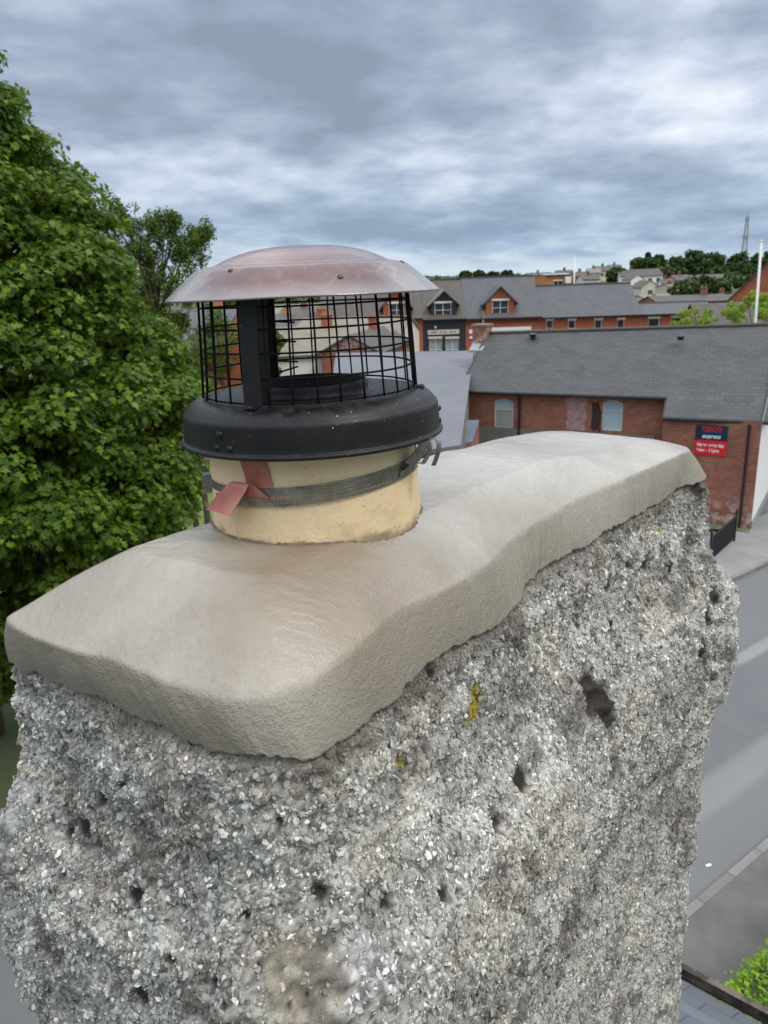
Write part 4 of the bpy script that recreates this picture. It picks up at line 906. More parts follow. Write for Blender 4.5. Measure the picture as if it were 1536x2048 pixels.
# ---- generic gabled house
def house_g(label, cx_, cy_, rz_, wdt, dep, ze, zr, wallm, roofm, z0=0.0, wins=(), chim=None, group='houses in the town beyond', name='house', cat='house', hip=False):
    par = empty(name, (cx_, cy_, z0), label, cat, group, rz_)
    hw, hd = wdt/2, dep/2; mb = MB()
    f_ops = [(u-w_/2, u+w_/2, v, v+h_) for (sd_, u, v, w_, h_) in wins if sd_ == 'f']
    wall_open(mb, (-hw, -hd), (1, 0), wdt, 0, ze, f_ops, (0, -1))
    g_ops = [(u-w_/2, u+w_/2, v, v+h_) for (sd_, u, v, w_, h_) in wins if sd_ == 'r']
    wall_open(mb, (hw, -hd), (0, 1), dep, 0, ze, g_ops, (1, 0)); l_ops = [(u-w_/2, u+w_/2, v, v+h_) for (sd_, u, v, w_, h_) in wins if sd_ == 'l']
    wall_open(mb, (-hw, hd), (0, -1), dep, 0, ze, l_ops, (-1, 0)); mb.face([(hw, hd, 0), (-hw, hd, 0), (-hw, hd, ze), (hw, hd, ze)])
    hp_ = hw*.5 if hip else 0
    if not hip:
        mb.face([(hw, -hd, ze), (hw, hd, ze), (hw, 0, zr-.03)]); mb.face([(-hw, hd, ze), (-hw, -hd, ze), (-hw, 0, zr-.03)])
    mb.build('wall', wallm, par)
    for ops, p0, d, n in ((f_ops, (-hw, -hd), (1, 0), (0, -1)), (g_ops, (hw, -hd), (0, 1), (1, 0)), (l_ops, (-hw, hd), (0, -1), (-1, 0))):
        for q in ops: window(par, p0, d, n, q, 2 if q[1]-q[0] > .8 else 1, 1, lintel=.12, frame=m_white)
    ov = .25; sl = (zr-ze)/hd; ln = math.hypot(hd+ov, zr-ze+ov*sl); mb = MB(); hx = hw+.15
    for sg_ in (-1, 1):
        p = [(-hx, sg_*(hd+ov), ze-ov*sl), (hx, sg_*(hd+ov), ze-ov*sl), (hx-hp_, 0, zr), (-hx+hp_, 0, zr)]; uv = [(0, 0), (wdt, 0), (wdt-hp_, ln), (hp_, ln)]
        lo = [(a, b, c-.1) for a, b, c in p]
        if sg_ > 0: p = p[::-1]; uv = uv[::-1]
        mb.face(p, uv); mb.face(lo if sg_ > 0 else lo[::-1])
    for sg_ in (-1, 1):
        for sy in (-1, 1): mb.face([(sg_*hx, sy*(hd+ov), ze-ov*sl), (sg_*hx, sy*(hd+ov), ze-ov*sl-.1), (sg_*(hx-hp_), 0, zr-.1), (sg_*(hx-hp_), 0, zr)])
    if hip:
        for sg_ in (-1, 1): mb.face([(sg_*hx, -hd-ov, ze-ov*sl), (sg_*hx, hd+ov, ze-ov*sl), (sg_*(hx-hp_), 0, zr)])
    rf = mb.build('roof', roofm, par)
    if chim:
        for (u, cm) in chim:
            mb = MB(); mb.abox(u-.36, u+.36, -.25, .25, zr-.8, zr+.65); mb.abox(u-.41, u+.41, -.30, .30, zr+.65, zr+.73); c_ = mb.build('chimney', cm, rf)
            for q in (-.22, .22): MB().tube([(u+q, 0, zr+.73), (u+q, 0, zr+1.0)], [.10, .08], 8).build('pot', m_brick_red, c_)
    return par
def gx(xp, Y, yp=600): return aty(xp, yp, Y)[0]
def hz_at(xp, yp, Y): return aty(xp, yp, Y)[2]
W2 = [('f', .3, 3.3, 1.1, 1.2), ('f', .7, 3.3, 1.1, 1.2)]
def wf(wdt, *fr, v=3.2, w_=1.1, h_=1.2): return [('f', wdt*q, v, w_, h_) for q in fr]

# through the cage: roofs of the side street
Yc = 52
house_g('white rendered house with brown tiled roof behind the cage', gx(578, Yc), Yc+3, R_(12), 7.0, 7, hz_at(600, 706, Yc), hz_at(600, 652, Yc+3.5), m_white, m_sl_tan, 0, [('f', 5.6, 2.0, 1.0, 1.5), ('f', 4.2, 2.0, .8, 1.4), ('f', 1.8, 2.0, 1.0, 1.4)], chim=[(2.2, m_brick_red)])
house_g('brick gabled house seen through the middle of the cage', gx(650, 49)+2.5, 49+5.2, R_(76), 9.5, 3.8, hz_at(650, 705, 49), hz_at(668, 671, 49), m_brick_shop, m_sl_brown, 0, [('l', 2.6, 2.2, .9, 1.3)], chim=[(1.5, m_brick_red)])
house_g('tan tiled house between the cage and the brick terrace', gx(710, 64), 66, R_(-14), 9, 8, hz_at(700, 668, 64), hz_at(700, 634, 66), m_cream, m_sl_tan, 0, wf(9, .25, .6, .85, v=3.6), chim=[(-3, m_brick_red)])
house_g('grey roofed house beyond the white rendered one', gx(590, 78), 80, R_(8), 13, 9, hz_at(600, 655, 78), hz_at(600, 626, 80), m_pale, m_sl_brown, 0, wf(13, .2, .5, .8, v=3.6), chim=[(-1, m_orange), (4, m_chim)])
house_g('brown roofed terrace end seen near the cage top', gx(690, 92), 94, R_(-5), 15, 9, hz_at(690, 634, 92), hz_at(690, 612, 94), m_pale, m_sl_brown, 0, wf(15, .2, .5, .8), chim=[(-5, m_chim), (3, m_chim)])
house_g('small cream building beside the brick terrace', gx(737, 58), 59, 0, 3.2, 4, hz_at(737, 668, 58), hz_at(737, 650, 59), m_cream, m_sl_tan, 0, wf(3.2, .5, v=2.4))
house_g('pale bungalow with tan roof left in the cage view', gx(530, 105), 108, R_(10), 16, 9, hz_at(530, 637, 105), hz_at(530, 618, 108), m_pale, m_sl_tan, 0.5, wf(16, .2, .5, .8, v=1.2), chim=[(0, m_brick_red)])
house_g('slate roofed house glimpsed between tree and cage', gx(372, 46), 50, R_(-8), 4.6, 10, hz_at(390, 690, 46), hz_at(390, 618, 50), m_brick_red, m_sl_blue, 0, wf(11, .3, .7), chim=[(1, m_orange)])
house_g('pale house far beyond the cage under green hill', gx(640, 128), 131, R_(14), 13, 9, hz_at(640, 622, 128)-gz(0, 131), hz_at(640, 606, 131)-gz(0, 131), m_cream, m_sl_brown, gz(0, 131), wf(13, .2, .5, .8), chim=[(2, m_brick_red)])

# ---- shop building beside the road (roof planes, openings)
SD = np.array([.88, -.475]); SN_ = np.array([-.475, -.88])     # along the wall (to the right), outward (to the camera)
shop = empty('shop_building', (0, 0, 0), 'long brick shop building with sweeping grey slate roof and blocked windows', 'building')
eL = np.array([3.67, 35.86]); eR = np.array([11.84, 31.75]); wl = np.linalg.norm(eR-eL); SD = (eR-eL)/wl; SN_ = np.array([SD[1], -SD[0]])
w0 = eL-SN_*.3; ZE = 5.1
def su(xp, yp):   # pixel -> (u along wall, z) on the set-back wall plane
    d = ray(xp, yp); n = np.array([*SN_, 0.]); p = np.array([*w0, 0.]); t = ((p-O)@n)/(d@n); q = d*t+O; return (q[:2]-w0)@SD, q[2]
ops = []
for (a, b, c, d_) in ((989, 1027, 797, 858), (1206, 1247, 800, 862)):
    u0, zt = su(a, (c+c)/2); u1, _ = su(b, c); _, zb = su((a+b)/2, d_); ops.append((u0, u1, zb, zt))
mb = MB(); wall_open(mb, w0, SD, wl, 0, ZE, ops, SN_, 0.14)
gw = w0-SN_*7.2; mb.face([(gw[0], gw[1], 0), (w0[0], w0[1], 0), (w0[0], w0[1], ZE), ((w0[0]+gw[0])/2, (w0[1]+gw[1])/2, 7.3), (gw[0], gw[1], ZE)])
# projecting wing
wA = np.array([11.50, 31.02]); wB = np.array([14.58, 28.97])+np.array([0.0, 0.10]); wlen = np.linalg.norm(wB-wA); wd = (wB-wA)/wlen; wn = np.array([wd[1], -wd[0]])
P3 = lambda p, zz: (p[0], p[1], zz)
wall_open(mb, wA, wd, wlen, 0, 4.42, [], wn)
back = wA-wn*3; mb.face([P3(back, 0), P3(wA, 0), P3(wA, 4.42), P3(back, 5.8)], [(0, 0), (3, 0), (3, 4.42), (0, 5.6)])
shop_wall = mb.build('wall', m_brick_shop, shop)
endw = MB(); q = wB-wn*8; endw.face([P3(wB, 0), P3(q, 0), P3(q, 4.45), P3(wB-wn*4, 7.4), P3(wB, 4.45)]); endw.build('painted_end_wall', m_white, shop)
ptf = MB(); e_ = wB+wd*.004; e2_ = q+wd*.004; ptf.box(((e_+e2_)/2).tolist()+[.22], [*(-wn), 0], [*wd, 0], (0, 0, 1), 4, .03, .22); ptf.build('plinth', m_lead, shop)
m_win_b = simple('pale_blue_board', (0.36, 0.47, 0.50), 0.5, var=0.15, scale=1.2); m_win_g = simple('grey_board', (0.33, 0.34, 0.31), 0.6, var=0.12, scale=1.5)
for k, (u0, u1, zb, zt) in enumerate(ops):
    P = lambda u, v, dd: np.array([*(w0+SD*u-SN_*dd), v]); f_ = MB(); D3 = [*SD, 0]; N3 = [*SN_, 0]
    for a, b, c, e in ((u0, u0+.06, zb, zt), (u1-.06, u1, zb, zt), (u0+.06, u1-.06, zb, zb+.07), (u0+.06, u1-.06, zt-.06, zt), (u0+.06, u1-.06, zb+(zt-zb)*.62, zb+(zt-zb)*.62+.05)):
        f_.box(P((a+b)/2, (c+e)/2, .08), D3, N3, (0, 0, 1), (b-a)/2, .03, (e-c)/2)
    wn_ = f_.build('boarded_window', simple('worn_white_frame', (0.55, 0.56, 0.53), .7, var=.15), shop)
    zm = zb+(zt-zb)*.64
    for (c, e, mt) in ((zb, zm, m_win_g if k == 0 else m_win_b), (zm, zt, m_win_b)):
        g_ = MB(); g_.face([P(u0, c, .10), P(u1, c, .10), P(u1, e, .10), P(u0, e, .10)]); g_.build('board', mt, wn_)
    # segmental brick arch: two spandrels close the square head
    a_ = MB(); K = 8
    for j in range(K):
        t0, t1 = j/K, (j+1)/K; ua, ub = u0+(u1-u0)*t0, u0+(u1-u0)*t1; h0 = zt-.13*(2*t0-1)**2; h1 = zt-.13*(2*t1-1)**2
        a_.face([P(ua, h0, -.003), P(ub, h1, -.003), P(ub, zt+.12, -.003), P(ua, zt+.12, -.003)]); a_.face([P(ua, h0, .1), P(ub, h1, .1), P(ub, h1, -.003), P(ua, h0, -.003)])
    a_.build('arch', m_brick_shop, wn_)
# stone band low on the set-back wall
u0, za = su(955, 850); mb = MB(); mb.box([*(w0+SD*(wl/2)+SN_*.03), 2.95+.0], [*SD, 0], [*SN_, 0], (0, 0, 1), wl/2, .04, .42)
for k in range(1): pass
band_z = su(1100, 862)[1]; mb = MB(); mb.box([*(w0+SD*(wl/2-.2)+SN_*.04), band_z-.45], [*SD, 0], [*SN_, 0], (0, 0, 1), wl/2-.2, .05, .50); mb.build('stone_band', m_stone, shop)
# salt stain and soot stain marks on the set-back wall (thin worn layers of the wall face)
def stain(pxs, mat, name, seed):
    pts = [su(a, b) for a, b in pxs]; c = np.mean(pts, 0); mb = MB(); n = 40; P = []
    for k in range(n):
        t = k/n*len(pts); i = int(t); f_ = t-i; q = np.array(pts[i])*(1-f_)+np.array(pts[(i+1) % len(pts)])*f_; q = c+(q-c)*(1+.14*random.uniform(-1, 1))
        P.append((*(w0+SD*q[0]+SN_*.006), q[1]))
    mb.face(P); mb.build(name, mat, shop_wall)
m_salt = brick_mat('salted_brick', (0.40, 0.26, 0.25), (0.27, 0.10, 0.085), (0.42, 0.33, 0.31), old=.2); m_soot = simple('sooty_brick', (0.045, 0.022, 0.018), .9, var=.4, scale=3)
stain([(1132, 800), (1172, 790), (1174, 830), (1168, 862), (1130, 864), (1136, 830)], m_salt, 'salt_stain', 1)
stain([(1184, 805), (1198, 800), (1203, 830), (1200, 862), (1180, 862), (1184, 835)], m_soot, 'soot_stain', 2)
# roof
def roof_ray(xp, yp, zz): return atz(xp, yp, zz)
def eave(pt, zz): return np.array([pt[0], pt[1], zz])
eR3 = eave(eR, ZE); eL3 = eave(eL, ZE)
pn_ = np.cross(eR3-eL3, np.array([(5.41+16.5)/2, (38.9+33.4)/2, 7.56])-(eR3+eL3)/2); pn_ /= np.linalg.norm(pn_)
def onroof(xp, yp, lift=0.0): d = ray(xp, yp); return d*(((eL3-O)@pn_)/(d@pn_))+O
rL = onroof(975, 667); rR = onroof(1536, 650); wA3 = onroof(1326, 833); wB3 = onroof(1540, 842)
ext = (rR-rL)/np.linalg.norm(rR-rL); rR2 = rR+ext*3.4; wB3 = wB3+(wB3-wA3)/np.linalg.norm(wB3-wA3)*.12
print('shop', rL, rR, wA3, wB3)
rM = rL+(rR-rL)*(((eR-eL)@SD)/np.linalg.norm(rR[:2]-rL[:2]))
mb = MB()
def uvr(p, e0, dirr): v = np.array(p)-e0; u = v[:2]@dirr; pr = v[:2]-u*dirr; return (u, math.hypot(np.linalg.norm(pr), v[2]))
def rface(pts): mb.face(pts, [uvr(p, eL3, SD) if True else 0 for p in pts])
nseg = 22   # courses sag a little
def quadgrid(p00, p10, p11, p01, nu, nv, sag=.0):
    for i in range(nu):
        for j in range(nv):
            q = []
            for a, b in ((i, j), (i+1, j), (i+1, j+1), (i, j+1)):
                a, b = a/nu, b/nv; p = (p00*(1-a)+p10*a)*(1-b)+(p01*(1-a)+p11*a)*b
                p = p+np.array([0, 0, -sag*math.sin(a*math.pi*2.3+b)*math.sin(b*math.pi)]); q.append(p)
            mb.face(q, [((q_[:2]-eL)@SD, b_) for q_, b_ in zip(q, [np.linalg.norm(((q_-eL3)-np.array([*(((q_[:2]-eL)@SD)*SD), 0]))) for q_ in q])])
quadgrid(eL3, eR3, rM, rL, 14, 10)
quadgrid(wA3, wB3, rR2, rM, 10, 10, 0.0)
mb.face([wA3, rM, eR3], [((q_[:2]-eL)@SD, np.linalg.norm(((q_-eL3)-np.array([*(((q_[:2]-eL)@SD)*SD), 0])))) for q_ in (wA3, rM, eR3)])
bk = np.array([*(-SN_*3.9), 0]); mb.face([rR2, rL, rL+bk+[0, 0, -2.4], rR2+bk+[0, 0, -2.6]])
shop_roof = mb.build('roof', m_sl_shop, shop, sm=False)
mb = MB(); mb.tube([rL+[0, 0, .02], rR2+[0, 0, .02]], .09, 8); mb.build('ridge_tiles', m_sl_brown, shop_roof)
mb = MB()
for a, b in ((eL3, eR3), (wA3, wB3)): mb.tube([a+np.array([*(SN_*.06), -.07]), b+np.array([*(SN_*.06), -.07])], .085, 8)
mb.tube([eR3+np.array([*(SN_*.04), -.06]), wA3+np.array([*(SN_*.02), -.05])], .05, 6)
mb.build('gutter', m_blackpl, shop)
mb = MB(); mb.tube([eL3+[0, 0, -.02], rL+[0, 0, -.02]], .07, 6); mb.build('verge', m_sl_brown, shop_roof)
u_, _ = su(1040, 800); p = w0+SD*u_+SN_*.09; MB().tube([(*p, 0.1), (*p, ZE-.15)], .06, 8).build('drainpipe', m_blackpl, shop)
p = wB-wd*.42+wn*.09; MB().tube([(*p, .05), (*p, 4.3)], .055, 8).build('drainpipe', m_blackpl, shop)
for (a, b, nm) in ((1066, 676, 0), (1361, 681, 1)):
    c = None
    for tdist in np.linspace(20, 60, 4000):
        q = ray(a, b)/ray(a, b)[1]*tdist+O
        vv = (q[:2]-rL[:2]); ux = vv@SD; perp = -(vv@SN_)   # 0 at ridge, negative toward eave
        zr_ = rL[2]+(rR[2]-rL[2])*ux/11.5 + perp*0.66
        if q[2] < zr_: c = q; break
    if c is None: continue
    mb = MB(); mb.box(c+[0, 0, .10], [*SD, 0], [*SN_, 0], (0, 0, 1), .12, .10, .09); mb.box(c+np.array([*(SN_*.06), .19]), [*SD, 0], [*SN_, -.2], (0, 0, 1), .16, .13, .02)
    mb.build('roof_vent', m_blackpl, shop_roof, bevel=.02)
# little brick chimney on the left verge with lead flashing
q = atz(966, 690, 7.0); 
mb = MB(); mb.box(rL+[-.25, 0.1, -.25], [*SD, 0], [*SN_, 0], (0, 0, 1), .36, .42, .62); cs = mb.build('chimney', m_brick_shop, shop_roof)
mb = MB(); mb.box(rL+[-.25, 0.1, .41], [*SD, 0], [*SN_, 0], (0, 0, 1), .42, .48, .05); mb.build('coping', m_stone, cs)
mb = MB(); mb.box(rL+np.array([-.30, -.10, -.62])+np.array([*(SN_*.62), 0]), [*SD, 0], [*SN_, -.5], (0, 0, 1), .34, .28, .05); mb.build('flashing', m_lead, cs)

# ---- shop sign on the wing wall
def wu(xp, yp):
    d = ray(xp, yp); n = np.array([*wn, 0.]); p = np.array([*wA, 0.]); t = ((p-O)@n)/(d@n); q = d*t+O; return (q[:2]-wA)@wd, q[2]
ua, zt = wu(1393, 849); ub, _ = wu(1457, 852); _, zb = wu(1423, 910); um = (ua+ub)/2; zmid = zb+(zt-zb)*.50; hw = (ub-ua)/2
sign = empty('shop_sign', (*(wA+wd*um+wn*.03), zb), 'navy and red shop sign board on the brick wing wall', 'sign'); sign.rotation_euler = (0, 0, math.atan2(wd[1], wd[0]))
def flat(name, c, r=.45): m = Mat(name, r); m.col(c); return m.m
m_navy = flat('navy_panel', (0.006, 0.014, 0.045)); m_rdp = flat('red_panel', (0.62, 0.012, 0.015)); m_lt = flat('white_letter', (.8, .8, .8)); m_rl = flat('red_letter', (.55, .02, .03)); m_bl = flat('blue_dash', (.03, .10, .35))
MB().abox(-hw, hw, -.03, .03, zmid-zb, zt-zb).build('upper_panel', m_navy, sign); MB().abox(-hw, hw, -.032, .03, 0, zmid-zb-.003).build('lower_panel', m_rdp, sign)
def text(s, x, zc, size, mat, width=None, shear=0, bold=0.0, sp=1.0):
    cu_ = bpy.data.curves.new('lettering', 'FONT'); cu_.body = s; cu_.size = size; cu_.align_x = 'CENTER'; cu_.align_y = 'CENTER'; cu_.extrude = .004; cu_.offset = bold; cu_.shear = shear; cu_.space_character = sp
    o = bpy.data.objects.new('lettering', cu_); COL.objects.link(o); o.parent = sign; o.location = (x, -.037, zc); o.rotation_euler = (math.pi/2, 0, 0); cu_.materials.append(mat)
    bpy.context.view_layer.update(); me = bpy.data.meshes.new_from_object(o.evaluated_get(bpy.context.evaluated_depsgraph_get()))
    q = bpy.data.objects.new('lettering', me); COL.objects.link(q); q.parent = sign; q.location = o.location; q.rotation_euler = o.rotation_euler
    if width: q.scale = (width/max(o.dimensions[0], .01), 1, 1)
    bpy.data.objects.remove(o); return q
Ht = zt-zb
text('TESCO', 0, Ht*.88, Ht*.20, m_rl, hw*1.25, bold=.006)
mb = MB()
for k in range(5): x = (k-2)*hw*.25; mb.face([(x-.06, -.036, Ht*.775), (x+.04, -.036, Ht*.775), (x+.075, -.036, Ht*.795), (x-.025, -.036, Ht*.795)])
mb.build('underline', m_bl, sign)
text('express', 0, Ht*.64, Ht*.20, m_lt, hw*1.15, shear=.3, bold=.004)
text('Open every day', 0, Ht*.34, Ht*.14, m_lt, hw*1.72, bold=.005); text('6am - 11pm', -hw*.14, Ht*.16, Ht*.15, m_lt, hw*1.42, bold=.005)

# ---- big plain grey roof left of the shop
tl = aty(672, 706, 44); tr_ = aty(948, 701, 42); bl = aty(640, 930, 25); pg = np.cross(tr_-tl, bl-tl); dd_ = ray(922, 890); br = dd_*(((tl-O)@pg)/(dd_@pg))+O; print('grey', tl, tr_, bl, br)
gb = empty('outbuilding', (0, 30, 0), 'low building with large smooth blue-grey roof left of the shop', 'building')
mb = MB(); th = np.array([0, 0, -.15])
p = [bl, br, tr_, tl]; mb.face(p); mb.face([q+th for q in p[::-1]])
for a, b in ((0, 1), (1, 2), (2, 3), (3, 0)): mb.face([p[a]+th, p[b]+th, p[b], p[a]])
loc_mb(mb, (0, 30, 0)).build('roof', m_felt, gb)
mb = MB(); q = [k+np.array([0, 0, -.16]) for k in p]; ins = np.mean(q, 0)
q = [k+(ins-k)*.02 for k in q]
for a, b in ((0, 1), (1, 2), (2, 3), (3, 0)): mb.face([(q[a][0], q[a][1], 0), (q[b][0], q[b][1], 0), q[b], q[a]])
loc_mb(mb, (0, 30, 0)).build('wall', m_stone, gb)
lt = empty('lean_to', (3.9, 33, 0), 'small lead covered lean-to against the left end of the shop', 'lean-to')
a = aty(922, 840, 33.5); b = aty(958, 840, 33.5); c = aty(944, 884, 31.2); d = aty(880, 890, 31.2); inv = np.array([3.9, 33, 0])
mb = MB(); mb.face([d, c, b, a]); mb.face([k-np.array([0, 0, .12]) for k in (a, b, c, d)]); mb.face([c, c-[0, 0, .12], b-[0, 0, .12], b]); mb.face([d, d-[0, 0, .12], c-[0, 0, .12], c]); loc_mb(mb, inv).build('roof', simple('slate_lead', (0.12, 0.14, 0.18), .5, var=.3, scale=2), lt)
mb = MB(); 
for u, v_ in ((d, c), (c, b), (b, a), (a, d)): mb.face([(u[0], u[1], 0), (v_[0], v_[1], 0), v_-np.array([0, 0, .12]), u-np.array([0, 0, .12])])
loc_mb(mb, inv).build('wall', m_brick_shop, lt)

# ---- railing on the far pavement
ra = atz(1418, 1128, .12); rb = atz(1468, 1082, .12)
rail = empty('railing', tuple(ra), 'short black metal railing at the foot of the brick wing wall', 'railing')
dv = rb-ra; Ld = np.linalg.norm(dv); dn = dv/Ld; mb = MB()
for q in (.12, 1.0): mb.box(dn*Ld/2+[0, 0, q], dn, np.cross([0, 0, 1], dn), (0, 0, 1), Ld/2, .02, .02)
mb.build('rail', m_blackpl, rail)
mb = MB(); k = int(Ld/.085)
for i in range(k): mb.box(dn*(i+.5)*Ld/k+[0, 0, .56], dn, np.cross([0, 0, 1], dn), (0, 0, 1), .011, .011, .43)
mb.build('bars', m_blackpl, rail)
for u in (0.0, Ld): MB().box(dn*u+[0, 0, .62], dn, np.cross([0, 0, 1], dn), (0, 0, 1), .035, .035, .64).build('post', m_blackpl, rail)
q = atz(1417, 1731, .02); mb = MB(); mb.box(q+[0, 0, .006], [.9, .3, .05], [-.3, .9, 0], (0, 0, 1), .055, .025, .004); tag(mb.build('litter_scrap', m_white), 'white scrap of litter lying on the asphalt near the kerb', 'litter')

# grass strip at the wall foot
mb = MB(); mb.face([P3(wA+wn*.02-wd*3, .14), P3(wA+wn*1.4-wd*3, .14), P3(wB+wn*.55+wd*.0, .14), P3(wB+wn*.02, .14)]); tag(mb.build('grass_strip', m_verge), kind='structure')

# ================================================================== far things on the right
HZ = lambda xp, yp, Y: aty(xp, yp, Y)
def pole(name, label, cat, xp, y0, y1, Y, r, mat, lean=0.0, dx=0.0):
    a = aty(xp, y1, Y); b = aty(xp+dx, y0, Y); g0 = float(gz(a[0], Y)); e = empty(name, (a[0], Y, g0), label, cat)
    MB().tube([(0, 0, 0), (b[0]-a[0], 0, b[2]-g0)], [r, r*.75], 10).build('shaft', mat, e, sm=True)
    dome(MB(), (b[0]-a[0], 0, b[2]-g0), (0, 0, 1), r*1.1, .6).build('cap', mat, e); return e
m_pole = simple('pale_pole', (0.62, 0.63, 0.6), .5, var=.05)
pole('flagpole', 'thick white pole standing before the red brick gable', 'pole', 1523, 482, 588, 44, .085, m_pole)
pole('thin_pole', 'thin pale pole rising above the terrace roofs by the orange building', 'pole', 1149.5, 511, 566, 110, .13, m_pole)
# red brick gable at the right edge
Yg = 58
gl = aty(1456, 599, Yg); pk = aty(1548, 513, Yg)
best = min(np.linspace(2, 9, 300), key=lambda h: abs(aty(1548, 513, Yg-.53*h)[0]-(gl[0]+.85*h))); pk = aty(1548, 513, Yg-.53*best)
house_g('red brick gable end beside the white pole', gl[0]+.85*best+.53*6, Yg-.53*best+.85*6, R_(58), 12.0, best*2, gl[2], pk[2], m_brick_red, m_sl_brown, 0, [], name='gabled_house', group=None)
Yt = 52
house_g('low brown tiled shed roof between the small trees', gx(1478, Yt), Yt+2.4, 0, 4.2, 5, hz_at(1478, 664, Yt), hz_at(1478, 604, Yt+2.5), m_brick_shop, m_sl_brown, 0, [], name='shed', cat='shed', group=None)
house_g('grey tiled roof behind the end of the terrace', gx(1392, 86), 89, 0, 8.2, 6, hz_at(1392, 602, 86), hz_at(1392, 589, 89), m_brick_red, m_sl_brown, 0, [], chim=[(2.0, m_chim)])
# mast
Ym = 420; a = aty(1487, 520, Ym); b = aty(1492, 432, Ym); gm0 = float(gz(0, Ym)); mast = empty('lattice_mast', (a[0], Ym, gm0), 'tall lattice radio mast on the wooded hill', 'mast')
Hm = b[2]-gm0; mb = MB(); hb = 2.0; ht = .7
def cn(k, t): r = hb+(ht-hb)*t; return np.array([r*math.cos(k*math.pi/2+.6), r*math.sin(k*math.pi/2+.6), Hm*t])
for k in range(4): mb.tube([cn(k, 0), cn(k, 1)], .16, 4)
for i in range(16):
    for k in range(4): mb.tube([cn(k, i/16), cn(k+1, (i+1)/16)], .09, 4); mb.tube([cn(k, (i+1)/16), cn(k+1, (i+1)/16)], .09, 4)
mb.build('lattice', simple('galvanised', (.30, .32, .33), .5), mast)
MB().tube([(0, 0, Hm), (0, 0, Hm+2.5)], .12, 6).build('antenna', m_lead, mast)
for q, r in ((.60, 1.5), (.93, 1.1)): MB().tube([(0, 0, Hm*q), (0, 0, Hm*q+.8)], r, 10).build('aerial_ring', m_lead, mast)

def hillhouse(label, x0p, x1p, eavep, ridgep, Y, wallm, roofm, rz_=0.0, dep=8, gable=False, nw=3, **k):
    xc = (x0p+x1p)/2; X0, X1 = gx(x0p, Y, eavep), gx(x1p, Y, eavep); ze = hz_at(xc, eavep, Y); zr = hz_at(xc, ridgep, Y+dep/2); g0 = min(float(gz(0, Y)), ze-2.6)
    W_ = X1-X0
    if gable: return house_g(label, (X0+X1)/2, Y+dep/2, R_(90)+rz_, dep, W_, ze-g0, zr-g0, wallm, roofm, g0, [('l', W_*.5, max(ze-g0-1.9, .4), 1.1, 1.1)], **k)
    return house_g(label, (X0+X1)/2, Y+dep/2, rz_, W_, dep, ze-g0, zr-g0, wallm, roofm, g0, [('f', W_*(i+.5)/nw, max(ze-g0-2.0, .4), 1.2, 1.2) for i in range(nw)], **k)
hillhouse('orange brick building with white panel above the terrace roofs', 1093, 1141, 549, 546.5, 105, m_orange, m_lead, nw=1, dep=8, name='orange_building', cat='building', group=None)
mb = MB(); a = aty(1131, 553, 104.6); b = aty(1142, 566, 104.6); mb.box(((a[0]+b[0])/2, 104.7, (a[2]+b[2])/2), (1, 0, 0), (0, 1, 0), (0, 0, 1), (b[0]-a[0])/2, .12, (a[2]-b[2])/2); tag(mb.build('wall_panel', m_white), 'white panel fixed on the orange brick building', 'panel')
hillhouse('long white block with grey roof below the hill wood', 1241, 1326, 551, 538, 235, m_white, m_sl_brown, nw=5, chim=[(-2, m_chim)])
hillhouse('white house with gable facing us below the long white block', 1283, 1319, 573, 560, 190, m_cream, m_sl_brown, gable=True)
hillhouse('second white gabled house tucked behind the first', 1262, 1290, 558, 549, 215, m_white, m_sl_brown, gable=True)
for i, (a, b, e, r, Y, wm, lab) in enumerate(((1180, 1206, 545, 536, 255, m_pale, 'pale house with brown roof at the left foot of the hill row'), (1196, 1226, 541, 532, 275, m_cream, 'cream house higher up the hill row'), (1222, 1247, 537, 529, 290, m_pale, 'topmost pale house of the hill row beside the dark bush'),
        (1150, 1182, 552, 543, 230, m_brick_shop, 'red brick house just right of the thin pole'), (1168, 1200, 558, 549, 200, m_cream, 'cream house lowest in the hill row'), (1330, 1352, 566, 557, 210, m_cream, 'cream cottage right of the long white block'),
        (1352, 1385, 560, 549, 220, m_brick_shop, 'brick cottage under the dark hill trees'), (1405, 1466, 556, 548, 215, m_pale, 'long low roofed bungalow among the hill trees'), (1340, 1362, 574, 568, 180, m_pale, 'small pale house beside the tall hedge'),
        (1118, 1150, 548, 540, 260, m_pale, 'far pale terrace left of the thin pole'), (1060, 1100, 551, 545, 280, m_pale, 'distant pale terrace on the skyline'), (1440, 1490, 598, 588, 120, m_brick_red, 'red roofed house left of the brick gable'))):
    hillhouse(lab, a, b, e, r, Y, wm, m_sl_tan if i in (0, 8) else m_sl_brown, nw=2+(b-a > 30), rz_=R_((i*37) % 23-11), chim=[(0, m_chim)])
for i, (a, b, e, r, Y) in enumerate(((1290, 1312, 596, 589, 100), (1322, 1345, 594, 587, 104))):
    hillhouse(('brown roofed cottage peeping over the low slate roof', 'second small roof peeping over the low slate roof')[i], a, b, e, r, Y, m_cream, m_sl_tan, nw=1, dep=5)

